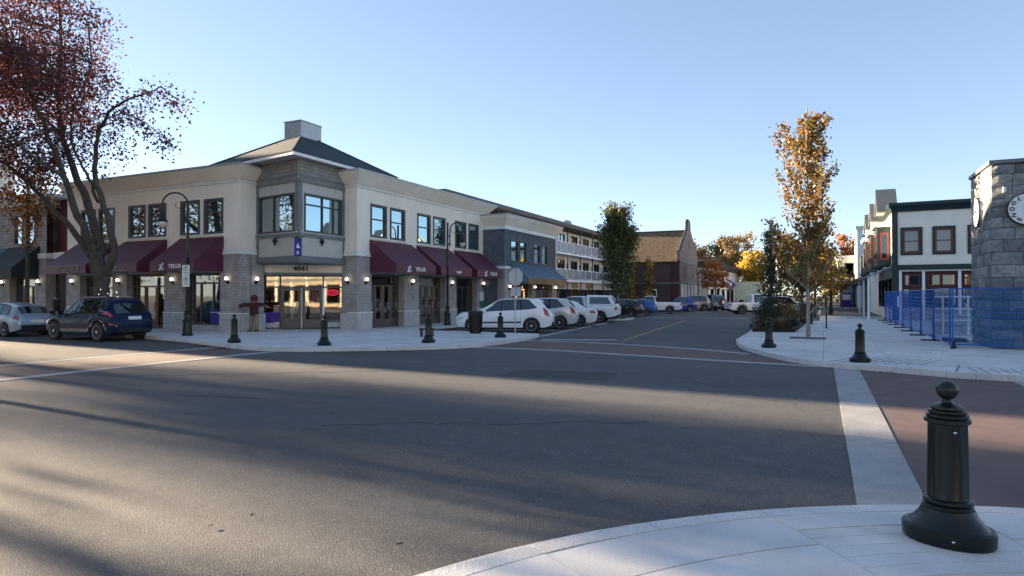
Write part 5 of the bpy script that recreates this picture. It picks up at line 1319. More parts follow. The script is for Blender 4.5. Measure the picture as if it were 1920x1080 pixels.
def pickup(L=5.4, W=1.9, cab0=-.45, crew=0, h=1.75, wr=.38):
    f = L/2; c1 = cab0-crew
    return Car([(f,.75),(f-.06,.95),(f-.35,1.06),(f-1.15,1.13),(f-1.25,1.17),(f-1.95,h-.07),(f-2.3,h),(c1+.15,h),(c1+.02,h-.06),(c1-.1,1.16),(c1-.12,1.15),(-f+.05,1.13),(-f,1.08)],
        [(f,.7),(f-.2,.9),(f-1.2,1.06),(c1,1.10),(-f,1.06)], [(f,.62*W/1.9),(f-.1,.8*W/1.9),(f-.5,.91*W/1.9),(1,.94*W/1.9),(-f+.1,.94*W/1.9),(-f,.9*W/1.9)],
        [(f,.5),(f-.3,.7),(f-1.2,.78),(f-1.95,.64),(c1+.02,.64),(c1-.1,.86),(-f,.86)], (f-.95,-f+1.15), wr, .36)
grp = 'vehicles parked along the streets'
# dark blue SUV by the left kerb
C = suv(1.75, 4.69, 1.9, .38, .05); navy = carpaint('dark blue car paint', (.004,.013,.045), .0, .16, .1)
def roofrails(t, C):
    b = MB()
    for s_ in (1,-1): b.tube([C.P(.1,3.1,s_,.01),C.P(0,3.1,s_,.05),C.P(-1.3,3.1,s_,.05),C.P(-1.45,3.1,s_,.01)], .018, 5)
    b.build('roof_rail', M['alu'], t)
vehicle('parked_suv', 'dark blue SUV parked at the kerb below the big red tree', 'car', (-27.0,17.0,0), R(180), C, navy, grp,
    [(.12,.98,.05,.22),(-.86,.06,-.80,-.01),(-1.75,-.93,-1.35,-.88)], (1.08,.36), (-1.92,-2.18), (-2.16,-1.62,-2.2,-1.75,1.75,2.12), (1.72,2.2,1.6,2.1,1.35,1.72), (1.05,.03,-.9,-1.25), .86,
    lambda t, C: (roofrails(t, C), C.panel(-1.9,1.9,-1.9,1.9,.2,.55,1,.01,20,1).build('sill_trim', M['chrome'], t), C.panel(-2.32,-2.05,-2.32,-2.05,.9,1.1,1,.012,3,1).build('reflector', M['red_lens'], t), C.panel(-2.32,-2.05,-2.32,-2.05,.9,1.1,-1,.012,3,1).build('reflector', M['red_lens'], t)))
C = sedan(1.5, 4.1, 1.74, .31, True); silv = carpaint('silver blue car paint', (.27,.34,.41), .3)
vehicle('parked_hatchback', 'silver hatchback cut off by the picture edge ahead of the dark blue SUV', 'car', (-33.3,17.0,0), R(180), C, silv, grp,
    [(.05,.85,0,.1),(-.75,0,-.7,-.04),(-1.4,-.8,-1.2,-.75)], (.92,.14), (-1.62,-1.9), (-1.98,-1.75,-1.98,-1.75,1.5,2.0), (1.7,1.95,1.6,1.9,1.4,1.8), (.9,.0,-.78), .62)
# row on the near side of the street, noses to the shops
hd = R(180+17)
C = suv(1.68, 4.77, 1.88, .36, .16); wht = carpaint('white car paint', (.80,.81,.82))
vehicle('parked_suv', 'white SUV behind the litter bin and the stop sign post', 'car', (-14.15,28.95,0), hd, C, wht, grp,
    [(.12,1.0,.05,.24),(-.86,.06,-.80,-.01),(-1.62,-.93,-1.2,-.88)], (1.1,.36), (-1.9,-2.18), (-2.30,-2.02,-2.18,-1.95,1.3,1.95), (1.6,2.25,1.5,2.1,1.35,1.72), (1.05,.03,-.9), .8,
    lambda t, C: roofrails(t, C), mould=(-.9,1.0))
slv2 = carpaint('pale silver car paint', (.55,.56,.58), .3)
vehicle('parked_suv', 'silver SUV second in the row behind the white SUV', 'car', (-14.3,33.0,0), hd, suv(1.68,4.77,1.88,.36,.16), slv2, grp,
    [(.12,1.0,.05,.24),(-.86,.06,-.80,-.01),(-1.62,-.93,-1.2,-.88)], (1.1,.36), (-1.9,-2.18), (-2.30,-2.02,-2.18,-1.95,1.3,1.95), (1.6,2.25,1.5,2.1,1.35,1.72), (1.05,.03,-.9), .8)
vehicle('parked_sedan', 'cream white sedan tucked between the silver SUV and the white pickup', 'car', (-14.3,36.4,0), hd, sedan(1.5,4.7,1.82,.33), carpaint('ivory car paint', (.76,.74,.68)), grp,
    [(.05,.92,0,.12),(-.95,0,-.75,-.05)], (1.0,.18), (-1.28,-1.76), (-2.28,-1.95,-2.28,-1.95,1.5,1.98), (1.85,2.25,1.8,2.2,1.4,1.8), (.95,-.02,-.9), .7)
def canopy(t, C):
    b = MB(); x0, x1, z0, z1 = -.62, -2.62, 1.12, 1.83
    b.add([(x0,-.88,z0),(x0,.88,z0),(x1,.88,z0),(x1,-.88,z0),(x0,-.70,z1),(x0,.70,z1),(x1+.45,.70,z1-.03),(x1+.45,-.70,z1-.03)], [(0,3,2,1),(4,5,6,7),(0,1,5,4),(1,2,6,5),(2,3,7,6),(3,0,4,7)])
    o = b.build('bed_canopy', wht, t, smooth=20); bv = o.modifiers.new('bevel','BEVEL'); bv.width = .05; bv.segments = 2
    for s_ in (1,-1):
        MB().add([(-.85,s_*.862,1.24),(-2.3,s_*.862,1.24),(-2.05,s_*.752,1.68),(-.85,s_*.752,1.68)], [(0,1,2,3)]).build('canopy_window', M['pane_car'], o)
    MB().add([(-2.63,-.6,1.25),(-2.63,.6,1.25),(-2.38,.55,1.7),(-2.38,-.55,1.7)], [(0,1,2,3)]).build('canopy_window', M['pane_car'], o)
vehicle('parked_pickup', 'white pickup with a matching bed canopy and dark side windows', 'pickup truck', (-15.0,42.2,0), R(180+8), pickup(5.4,1.9,-.5), wht, grp,
    [(.62,1.42,.55,.85),(-.42,.5,-.38,.45)], (1.42,.80), None, (-2.69,-2.55,-2.69,-2.55,1.2,1.95), (2.3,2.62,2.25,2.6,1.4,1.8), (1.35,.55,-.47), .7, canopy, spokes=6)
# beyond the planting island
dk = carpaint('black car paint', (.012,.013,.016)); blu = carpaint('blue car paint', (.02,.10,.30), .2); tan = carpaint('tan car paint', (.38,.34,.27), .3)
vehicle('parked_hatchback', 'dark hatchback half hidden behind the island tree', 'car', (-15.6,53.6,0), R(180+10), sedan(1.5,4.2,1.75,.31,True), dk, grp, [(.05,.85,0,.1),(-.75,0,-.7,-.04)], (.92,.14), (-1.62,-1.9), (-1.98,-1.75,-1.98,-1.75,1.5,2.0), (1.7,1.95,1.6,1.9,1.4,1.8), (.9,.0), .62)
vehicle('parked_hatchback', 'small bright blue hatchback beside the island tree', 'car', (-15.2,57.6,0), R(180+14), sedan(1.48,3.9,1.7,.31,True), blu, grp, [(.05,.85,0,.1),(-.75,0,-.7,-.04)], (.92,.14), (-1.55,-1.8), (-1.9,-1.7,-1.9,-1.7,1.5,2.0), (1.6,1.88,1.5,1.8,1.4,1.8), (.9,.0), .62)
vehicle('parked_pickup', 'white extended cab pickup with an open bed before the brick hall', 'pickup truck', (-15.2,64.5,0), R(180+12), pickup(5.5,1.9,-.2), wht, grp, [(.70,1.45,.6,.9),(-.12,.58,-.08,.53)], (1.46,.84), None, (-2.74,-2.6,-2.74,-2.6,1.2,1.95), (2.35,2.66,2.3,2.6,1.4,1.8), (1.4,.62,-.16), .7,
    lambda t, C: MB().box(-2.68,-.4,-.78,.78,1.10,1.165).build('bed_liner', M['under'], t))
vehicle('parked_hatchback', 'deep blue hatchback with its tail to the street beyond the open pickup', 'car', (-14.4,72.5,0), R(180+30), sedan(1.62,3.9,1.7,.31,True), carpaint('deep blue car paint', (.015,.04,.28)), grp, [(.05,.85,0,.1),(-.75,0,-.7,-.04)], (.92,.14), (-1.5,-1.82), (-1.9,-1.7,-1.9,-1.7,1.5,2.0), (1.6,1.88,1.5,1.8,1.4,1.8), (.9,.0), .62)
vehicle('parked_suv', 'tan SUV parked in front of the gable of the brick hall', 'car', (-13.9,78.0,0), R(180+20), suv(1.8,4.5,1.8,.38), tan, grp, [(.12,.98,.05,.22),(-.86,.06,-.80,-.01),(-1.65,-.93,-1.4,-.88)], (1.05,.36), (-1.82,-2.08), (-2.18,-1.95,-2.18,-1.95,1.3,1.95), (1.72,2.1,1.6,2.0,1.35,1.72), (1.05,.03,-.9), .8)
def spare(t, C):
    for y, m_ in ((-.38,M['signred']),):
        o = MB().lathe([(.36,0),(.38,.04),(.38,.18),(.33,.2)], (0,0), 20, axis='y'); o.v = [(-2.32-v[1], y+v[0], 1.0+v[2]) for v in o.v]; w_ = o.build('spare_wheel', M['tyre'], t, smooth=40)
        q = MB().lathe([(.3,0),(.3,.012)], (0,0), 20, axis='y'); q.v = [(-2.525-v[1], y+v[0], 1.0+v[2]) for v in q.v]; q.build('cover_ring', M['signred'], w_)
        q = MB().lathe([(.2,0),(.2,.012)], (0,0), 20, axis='y'); q.v = [(-2.54-v[1], y+v[0], 1.0+v[2]) for v in q.v]; q.build('cover_disc', M['signwhite'], w_)
vehicle('parked_jeep', 'off road car seen from behind with a red and white spare wheel cover', 'car', (-11.8,80.0,0), R(180-62), suv(1.9,4.4,1.85,.40), carpaint('grey green car paint', (.10,.14,.15)), grp, [(.12,.98,.05,.22),(-.86,.06,-.80,-.01),(-1.65,-.93,-1.4,-.88)], (1.05,.36), (-1.78,-2.05), (-2.18,-2.0,-2.18,-2.0,1.0,1.7), (1.72,2.1,1.6,2.0,1.35,1.72), (1.05,.03,-.9), .55, spare)
# the other side of the street
vehicle('parked_pickup', 'white crew cab work pickup with its tail out in the street', 'pickup truck', (-5.6,66.5,0), R(24), pickup(5.9,1.95,-.35,.45,1.9,.42), wht, grp, [(.75,1.62,.7,1.05),(-.6,.65,-.55,.6)], (1.66,1.04), None, (-2.94,-2.8,-2.94,-2.8,1.2,1.95), (2.5,2.86,2.4,2.8,1.4,1.8), (1.55,.68,-.65), .75,
    lambda t, C: (MB().box(-2.9,-.95,-.8,.8,1.10,1.17).build('bed_liner', M['under'], t), C.panel(.0,.6,.0,.6,1.35,1.6,-1,.012,3,1).build('door_decal', M['signgreen'], t)))
vehicle('parked_suv', 'white SUV behind the slim tree with its nose to the pavement', 'car', (-3.0,60.0,0), R(24), suv(1.75,4.8,1.9,.38), wht, grp, [(.12,.98,.05,.22),(-.86,.06,-.80,-.01),(-1.65,-.93,-1.4,-.88)], (1.05,.36), (-1.9,-2.15), (-2.3,-2.05,-2.3,-2.05,1.3,1.95), (1.72,2.2,1.6,2.1,1.35,1.72), (1.05,.03,-.9), .8)
vehicle('parked_suv', 'blue grey SUV far behind the white crew cab pickup', 'car', (-8.5,96,0), R(100), suv(1.8,4.7,1.85,.38), carpaint('steel blue car paint', (.10,.18,.28), .4), grp, [(.12,.98,.05,.22),(-.86,.06,-.80,-.01),(-1.65,-.93,-1.4,-.88)], (1.05,.36), (-1.86,-2.12), (-2.28,-2.0,-2.28,-2.0,1.3,1.95), (1.72,2.2,1.6,2.1,1.35,1.72), (1.05,.03), .8, full=False)

# ------------------------------------------------------------------ people
def skinned(name, joints, edges, m, parent, sub=2, label=None):
    me = bpy.data.meshes.new(name); names = list(joints); ix = {n: i for i, n in enumerate(names)}
    me.from_pydata([joints[n][0] for n in names], [(ix[a], ix[b]) for a, b in edges], [])
    o = bpy.data.objects.new(name, me); COL.objects.link(o); o.parent = parent
    sk = o.modifiers.new('skin', 'SKIN'); sk.use_smooth_shade = True
    for n in names:
        v = me.skin_vertices[0].data[ix[n]]; r = joints[n][1]; v.radius = r if isinstance(r, tuple) else (r, r); v.use_root = (n == 'pelvis')
    ss = o.modifiers.new('sub', 'SUBSURF'); ss.levels = sub; ss.render_levels = sub
    me.materials.append(m)
    return o
def hand(prefix, J, E_, wrist, d, spread, k=1.0):
    d = Vector(d).normalized(); sp = Vector(spread).normalized(); w0 = Vector(J[wrist][0])
    J[prefix+'palm'] = (tuple(w0+d*.07*k), (.034*k,.02*k)); E_.append((wrist, prefix+'palm'))
    for i, (o_, l) in enumerate(((-.03,.075),(-.01,.085),(.01,.08),(.03,.065))):
        a, b_ = prefix+'f%da'%i, prefix+'f%db'%i
        J[a] = (tuple(w0+d*(.115)*k+sp*o_*k), .0095*k); J[b_] = (tuple(w0+d*(.115+l)*k+sp*o_*1.25*k+Vector((0,0,-.012))), .0085*k)
        E_ += [(prefix+'palm', a), (a, b_)]
    J[prefix+'t'] = (tuple(w0+d*.08*k-sp*.06*k), .0105*k); E_.append((prefix+'palm', prefix+'t'))
skin = mat('skin', (.42,.26,.19), .6, var=.05); blackcloth = mat('black cloth', (.012,.012,.014), .9, var=.2, vs=9); hair = mat('dark hair', (.015,.011,.009), .7)
plaid = mat('dark red plaid cloth', (.06,.013,.016), .9, var=.6, vs=14); khaki = mat('khaki cloth', (.24,.18,.11), .9, var=.15, vs=8); redhat = mat('red knit', (.10,.011,.011), .9, var=.15)
# person in black walking on the pavement, facing the street
t = thing('person', 'person in dark coat standing on the pavement between the parked cars', 'person', (-34.4,19.6,.132), R(-20), world=False)
J = {'pelvis':((0,0,.93),(.15,.11)),'waist':((0,0,1.08),(.14,.10)),'chest':((0,-.01,1.3),(.17,.115)),'neckb':((0,-.01,1.45),(.075,.07)),'neck':((0,-.02,1.52),.055),'head':((0,-.03,1.62),(.08,.095)),'crown':((0,-.02,1.72),(.065,.075)),
 'shl':((.17,0,1.40),.065),'ell':((.24,.02,1.14),.048),'wrl':((.18,-.16,1.0),.032),'shr':((-.17,0,1.40),.065),'elr':((-.25,.02,1.14),.048),'wrr':((-.17,-.17,1.02),.032),
 'hil':((.09,0,.86),.095),'knl':((.10,-.06,.48),.062),'anl':((.10,.02,.09),.042),'tol':((.11,-.15,.04),.04),'hir':((-.09,0,.86),.095),'knr':((-.10,.0,.48),.062),'anr':((-.10,.1,.1),.042),'tor':((-.11,-.06,.04),.04)}
E_ = [('pelvis','waist'),('waist','chest'),('chest','neckb'),('neckb','neck'),('neck','head'),('head','crown'),('chest','shl'),('shl','ell'),('ell','wrl'),('chest','shr'),('shr','elr'),('elr','wrr'),('pelvis','hil'),('hil','knl'),('knl','anl'),('anl','tol'),('pelvis','hir'),('hir','knr'),('knr','anr'),('anr','tor')]
hand('l', J, E_, 'wrl', (-.5,-.6,-.1), (0,.3,.9)); hand('r', J, E_, 'wrr', (.5,-.6,-.1), (0,.3,.9))
skinned('body', J, E_, skin, t)
def shell(name, prof, m, parent, sx=1.0, sy=.72, y=0):
    b = MB().lathe(prof, (0,y), 18, sx, sy); return b.build(name, m, parent, smooth=60)
shell('coat', [(.17,.45),(.20,.55),(.19,.95),(.17,1.08),(.20,1.3),(.19,1.42),(.09,1.49)], blackcloth, t, 1.05, .78)
b = MB()
for s_ in (1,-1): b.tube([(s_*.16,0,1.42),(s_*.21,.01,1.3),(s_*.25,.02,1.13),(s_*.19,-.13,1.02)], [.085,.082,.07,.055], 10)
b.build('coat_sleeve', blackcloth, t, smooth=60)
b = MB()
for s_, y in ((1,0),(-1,.04)): b.tube([(s_*.09,0,.9),(s_*.10,-.05+y,.48),(s_*.10,.02+y,.1)], [.11,.085,.07], 10)
b.build('trousers', blackcloth, t, smooth=60)
MB().lathe([(.02,1.78),(.09,1.75),(.115,1.68),(.105,1.6),(.08,1.54)][::-1], (0,.02), 14, .95, 1.0).build('hair', hair, t, smooth=60)
b = MB()
for s_ in (1,-1): b.lathe([(.012,1.63),(.014,1.64),(.012,1.65)], (s_*.032,-.118), 8)
b.build('eye', hair, t); MB().add([(-.012,-.118,1.585),(.012,-.118,1.585),(0,-.145,1.595),(0,-.118,1.63)], [(0,1,2),(0,2,3),(1,3,2)]).build('nose', skin, t); MB().box(-.025,.025,-.117,-.108,1.555,1.563).build('mouth', redhat, t)
for s_, y in ((1,-.06),(-1,.0)): MB().box(s_*.1-.05,s_*.1+.05,y-.13,y+.13,0,.09).build('shoe', hair, t)
# scarecrow figure with outstretched arms against the brick pier
t = thing('scarecrow', 'scarecrow figure in dark red plaid shirt and khaki trousers with arms held out', 'scarecrow', (-23.85,22.25,.13), R(20), world=False); t.scale = (1.1,1.1,1.1)
J = {'pelvis':((0,0,.72),(.15,.10)),'waist':((0,0,.86),(.15,.10)),'chest':((0,0,1.08),(.17,.12)),'neckb':((0,0,1.2),(.08,.07)),'neck':((0,-.01,1.26),.06),'head':((0,-.02,1.37),(.10,.11)),'crown':((0,-.01,1.47),(.085,.09)),
 'shl':((.16,0,1.14),.07),'ell':((.38,.01,1.12),.052),'wrl':((.56,-.03,1.06),.036),'shr':((-.16,0,1.14),.07),'elr':((-.42,.01,1.16),.052),'wrr':((-.66,-.02,1.10),.036),
 'hil':((.09,0,.66),.09),'knl':((.12,-.03,.36),.065),'anl':((.13,.01,.07),.045),'tol':((.15,-.13,.035),.04),'hir':((-.09,0,.66),.09),'knr':((-.11,-.01,.36),.065),'anr':((-.10,.02,.07),.045),'tor':((-.13,-.12,.035),.04)}
E_ = [e for e in [('pelvis','waist'),('waist','chest'),('chest','neckb'),('neckb','neck'),('neck','head'),('head','crown'),('chest','shl'),('shl','ell'),('ell','wrl'),('chest','shr'),('shr','elr'),('elr','wrr'),('pelvis','hil'),('hil','knl'),('knl','anl'),('anl','tol'),('pelvis','hir'),('hir','knr'),('knr','anr'),('anr','tor')]]
hand('l', J, E_, 'wrl', (.9,-.1,-.25), (0,1,.1)); hand('r', J, E_, 'wrr', (-.9,-.1,-.35), (0,1,.1))
skinned('body', J, E_, mat('straw coloured sacking', (.40,.27,.17), .9), t)
shell('shirt', [(.19,.66),(.19,.75),(.175,.88),(.205,1.08),(.19,1.16),(.09,1.23)], plaid, t, 1.0, .72)
b = MB()
for s_, e in ((1,.54),(-1,.64)): b.tube([(s_*.12,0,1.14),(s_*.3,.0,1.13),(s_*.42,.01,1.14),(s_*e,-.02,1.07)], [.095,.085,.075,.075], 10)
b.build('shirt_sleeve', plaid, t, smooth=60)
b = MB()
for s_ in (1,-1): b.tube([(s_*.085,0,.72),(s_*.115,-.02,.36),(s_*.115,.01,.08)], [.115,.09,.085], 10)
b.build('trousers', khaki, t, smooth=60)
MB().lathe([(.115,1.26),(.14,1.34),(.145,1.42),(.12,1.50),(.06,1.545),(.01,1.55)], (0,.03), 16, 1, 1).build('hood', redhat, t, smooth=60)
MB().lathe([(.155,1.405),(.155,1.43)], (0,.0), 16, 1, 1).build('hood_band', redhat, t, smooth=60)
b = MB()
for s_ in (1,-1): b.lathe([(.012,1.37),(.016,1.382),(.012,1.394)], (s_*.04,-.135), 8)
b.build('eye', hair, t); MB().box(-.035,.035,-.137,-.12,1.30,1.312).build('mouth', hair, t)
MB().add([(-.014,-.13,1.335),(.014,-.13,1.335),(0,-.17,1.34),(0,-.13,1.375)], [(0,1,2),(0,2,3),(1,3,2)]).build('nose', M['leaf_orange'], t)
for s_ in (1,-1): MB().box(s_*.14-.055,s_*.14+.055,-.2,.07,0,.085).build('shoe', M['doorwood'], t)

# ------------------------------------------------------------------ trees
def leaf_cloud(name, pts, size, m, parent, seed=1, aspect=.62, off=(0,0,0), label=None):
    rg = np.random.default_rng(seed); P = np.asarray(pts, float) - np.asarray(off); n = len(P)
    a = rg.normal(size=(n,3)); a /= np.linalg.norm(a,axis=1)[:,None]
    b = rg.normal(size=(n,3)); b -= (b*a).sum(1)[:,None]*a; b /= np.linalg.norm(b,axis=1)[:,None]
    s = size*rg.uniform(.6,1.25,n)[:,None]
    V = np.stack([P-a*s*.5, P+b*s*.5*aspect-a*s*.05, P+a*s*.5, P-b*s*.5*aspect-a*s*.05], 1).reshape(-1,3)
    me = bpy.data.meshes.new(name); me.vertices.add(4*n); me.vertices.foreach_set('co', V.astype(np.float32).ravel())
    me.loops.add(4*n); me.loops.foreach_set('vertex_index', np.arange(4*n, dtype=np.int32)); me.polygons.add(n)
    me.polygons.foreach_set('loop_start', np.arange(0,4*n,4, dtype=np.int32)); me.polygons.foreach_set('loop_total', np.full(n,4,dtype=np.int32))
    me.update(calc_edges=True); me.materials.append(m)
    o = bpy.data.objects.new(name, me); COL.objects.link(o); o.parent = parent
    return o
def limb(b, pts, r0, r1, n=8, wob=.0, rg=None):
    P = [Vector(p) for p in pts]; Q = []
    for i in range(len(P)-1):
        for k in range(4):
            t = k/4; p = P[i].lerp(P[i+1], t)
            if rg and wob and (i or k): p += Vector((rg.uniform(-wob,wob), rg.uniform(-wob,wob), rg.uniform(-wob,wob)*.4))
            Q.append(p)
    Q.append(P[-1]); m_ = len(Q)-1
    b.tube(Q, [r0+(r1-r0)*(i/m_)**.8 for i in range(len(Q))], n); return Q
def crown_tree(name, label, base, H, rx, rz, zc, m, n=3500, leaf=.45, seed=1, bark='bark', trunk=.22, group=None, lean=(0,0), clumps=70, ry=None, hollow=.5, extra=None):
    """trunk, boughs to clumps spread through an uneven crown, leaves round every clump"""
    rg = random.Random(seed); ng = np.random.default_rng(seed); ry = ry or rx
    t = thing(name, label, 'tree', base, 0, group); bx, by, bz = base
    b = MB(); tr_ = limb(b, [(bx,by,bz-.1),(bx+lean[0]*.4,by+lean[1]*.4,bz+zc*.5),(bx+lean[0],by+lean[1],bz+zc),(bx+lean[0],by+lean[1],bz+H*.93)], trunk, .03, 8, .05*rx/2, rg)
    cl = []
    while len(cl) < clumps:
        p = ng.normal(size=3); p /= np.linalg.norm(p); r = ng.uniform(hollow,1)**.6 if ng.random() < .75 else ng.uniform(.2,.8)
        sc_ = 1+.22*math.sin(p[0]*4+seed)+.2*math.sin(p[2]*5+seed*2)
        cl.append((bx+lean[0]+p[0]*r*rx*sc_, by+lean[1]+p[1]*r*ry*sc_, bz+zc+p[2]*r*rz*(sc_ if p[2] > 0 else .9)))
    for c in cl[:min(len(cl),46)]:
        c = Vector(c); j = min(tr_, key=lambda q: (q-c).length + max(0, q.z-c.z+.3)*2); mid = j.lerp(c,.55)+Vector((0,0,.12*rx*rg.random()))
        b.tube([j, mid, c], [max(.018,trunk*.3*(1-abs(j.z-bz)/H)), trunk*.13, .012], 5, False)
    b.build('trunk', M[bark], t, smooth=60)
    k = max(1, n//len(cl)); pts = []
    for c in cl:
        sp = rx*.17*rg.uniform(.6,1.3); pts.append(ng.normal(size=(k,3))*np.array([sp,sp,sp*.75]) + np.array(c))
    leaf_cloud('crown', np.concatenate(pts), leaf, m, t, seed, off=base)
    return t
def upright_tree(name, label, base, H, w, z0, m, n=6000, leaf=.16, seed=1, trunk=.09, bark='bark_pale', nb=46, group=None, flare=None, spread=.16, m2=None):
    """slim tree whose boughs rise steeply; leaves sit along the boughs so the outline is spiky with gaps"""
    rg = random.Random(seed); ng = np.random.default_rng(seed)
    t = thing(name, label, 'tree', base, 0, group); bx, by, bz = base; b = MB()
    tk = limb(b, [(bx,by,bz-.05),(bx+.04,by,bz+H*.4),(bx-.03,by+.03,bz+H*.75),(bx,by,bz+H*.96)], trunk, .015, 8, .02, rg)
    pts = []; pts2 = []
    for i in range(nb):
        f = (i+.5)/nb; zb = z0*.85+(H*.86-z0*.85)*f; a = i*2.4+rg.uniform(-.4,.4)
        r = (flare(f) if flare else 1)*w*rg.uniform(.55,1.05); L = r*rg.uniform(1.3,2.3)
        j = min(tk, key=lambda q: abs(q.z-bz-zb)); e = Vector((bx+r*math.cos(a), by+r*math.sin(a), min(bz+H*(1-.38*rg.random()*(r/w)), j.z+L)))
        mid = j.lerp(e,.45)+Vector((math.cos(a)*r*.2, math.sin(a)*r*.2, 0)); b.tube([j,mid,e], [.028,.018,.006], 5, False)
        k = max(8, int(n/nb*(.5+rg.random()))); u = ng.uniform(.12,1.05,k)[:,None]
        A, B_, C_ = (np.array(q) for q in (j,mid,e)); c = (1-u)**2*A+2*u*(1-u)*B_+u*u*C_
        q = c+ng.normal(size=(k,3))*np.array([spread,spread,spread*.8])
        (pts2 if (m2 and rg.random() < .35) else pts).append(q)
    b.build('trunk', M[bark], t, smooth=60)
    leaf_cloud('crown', np.concatenate(pts), leaf, m, t, seed, off=base)
    if pts2: leaf_cloud('crown', np.concatenate(pts2), leaf, m2, t, seed+9, off=base)
    return t

# the big red maple by the dark blue SUV, limbs traced in space
base = (-29.3,18.9,.13)
t = thing('maple_tree', 'big old dark red maple with forked mossy trunk over the dark blue SUV', 'tree', base)
rg = random.Random(5); ng = np.random.default_rng(5); b = MB(); D0 = CS*18.9+SN*29.3
mr = PD
Ls = [([mr(D0,190,622),mr(D0,190,560),mr(D0,192,515)], .42,.36),
 ([mr(D0,186,530),mr(D0-.1,172,470),mr(D0-.5,146,405),mr(D0-.9,118,330),mr(D0-1.4,92,262),mr(D0-1.8,60,190),mr(D0-2,30,100)], .27,.06),
 ([mr(D0,192,520),mr(D0+.1,184,450),mr(D0+.2,160,375),mr(D0+.4,132,310),mr(D0+.7,112,245),mr(D0+1,104,160),mr(D0+1.2,112,60),mr(D0+1.5,100,-40)], .29,.05),
 ([mr(D0,200,512),mr(D0-.2,214,468),mr(D0-.3,200,405),mr(D0-.4,180,345),mr(D0-.5,177,285),mr(D0-.6,184,238),mr(D0-.7,208,200),mr(D0-.9,250,180),mr(D0-1,300,162),mr(D0-1.1,345,196)], .22,.015),
 ([mr(D0-.5,184,245),mr(D0-.7,198,222),mr(D0-.9,228,210),mr(D0-1.1,262,224),mr(D0-1.2,300,252),mr(D0-1.3,318,262)], .05,.012),
 ([mr(D0-.2,184,380),mr(D0-.4,165,335),mr(D0-.5,140,290),mr(D0-.6,130,250),mr(D0-.8,140,190),mr(D0-1,170,120)], .09,.03),
 ([mr(D0-.1,170,480),mr(D0+.6,132,425),mr(D0+1.2,95,388),mr(D0+1.8,50,340),mr(D0+2.2,0,300),mr(D0+2.4,-70,250)], .2,.04),
 ([mr(D0-.9,118,330),mr(D0-1.8,70,300),mr(D0-2.6,0,240),mr(D0-3,-90,190)], .1,.03),
 ([mr(D0+.6,116,255),mr(D0+2,60,200),mr(D0+3,0,120),mr(D0+3.5,-60,20)], .1,.03)]
sk_ = []
for p, r0, r1 in Ls: sk_ += limb(b, p, r0*.82, r1*.85, 10, .06, rg)
cl = []
cc = np.array(PD(D0, 20, 150)); 
while len(cl) < 330:
    p = ng.normal(size=3); p /= np.linalg.norm(p); r = ng.uniform(.05,1)**.45
    q = cc + p*r*np.array([5.4,4.6,4.6])
    D = -SN*q[0]+CS*q[1]; u = 960+FPX*(CS*q[0]+SN*q[1])/D; v = HZ-FPX*(q[2]-CZ)/D
    lim = 205 if v < 175 else 190-.30*(v-175)
    if u > lim + ng.normal()*14 or v > 330: continue
    cl.append(q)
tips = [q for q in sk_ if q.z > 6.6]
for c in cl:
    cv = Vector(c); j = min(tips, key=lambda q: (q-cv).length)
    if (j-cv).length < 4: b.tube([j, j.lerp(cv,.6)+Vector((0,0,.15)), cv], [.03,.018,.006], 4, False)
pts = [ng.normal(size=(112,3))*np.array([.42,.42,.34])+c for c in cl]
def along(path, k, s_):
    P = np.array([tuple(p) for p in path]); u = ng.uniform(0,len(P)-1,k); i = np.minimum(u.astype(int), len(P)-2); f = (u-i)[:,None]
    q = P[i]*(1-f)+P[i+1]*f+ng.normal(size=(k,3))*s_; q[:,2] -= ng.random(k)*s_*1.5; return q
pts.append(along([mr(D0-.7,208,205),mr(D0-.9,250,185),mr(D0-1,300,162),mr(D0-1.1,345,200)], 620, .32))
pts.append(along([mr(D0-.6,190,235),mr(D0-.9,228,212),mr(D0-1.1,262,226),mr(D0-1.2,300,254),mr(D0-1.3,316,266)], 620, .25))
pts.append(along([mr(D0-.6,190,240),mr(D0-.9,215,255),mr(D0-1.1,240,285)], 260, .32))
pts.append(along([mr(D0-.5,178,300),mr(D0-.5,190,320),mr(D0-.6,205,300)], 60, .22))
b.build('trunk', M['bark'], t, smooth=60)
leaf_cloud('crown', np.concatenate(pts), .155, M['leaf_red'], t, 3, off=base)
# light strings wound on the trunk
b = MB()
for k in range(34):
    a = k*1.1; z = .9+k*.035; r = .43-.02*(z); b.lathe([(.006,z),(.014,z+.014),(.006,z+.028)], (base[0]+r*math.cos(a), base[1]+r*math.sin(a)), 5)
b.build('string_light', M['lampglow'], t)

upright_tree('street_tree', 'young street tree with orange leaves, sunlight put into their colour, in front of the teal awning', (-35.6,18.9,.13), 9.6, 1.5, 4.4, M['leaf_orange'], 1700, .2, 21, .13, 'bark', 30, spread=.3)  # all leaves orange, the sunlight on them put into the colour
t = bpy.data.objects.get('street_tree')
upright_tree('slim_tree', 'tall slim gold and green maple in the tree grate on the open pavement', (-.53,28.2,.13), 9.5, 1.2, 1.55, M['leaf_gold'], 7200, .15, 4, .085, 'bark_pale', 46, spread=.12, flare=lambda f: 1.15 if f < .25 else (.95 if f < .75 else .8))
upright_tree('island_tree', 'dense green tree with its top in the sun on the planting island', (-13.6,46.6,.13), 8.7, 1.22, 2.0, M['leaf_green'], 14000, .19, 8, .09, 'bark_pale', 70, spread=.24, flare=lambda f: (1.25-.2*f) if f < .5 else 1.1-1.1*(f-.5), m2=None)  # leaf colours mixed evenly; the gold of the top is sunlight
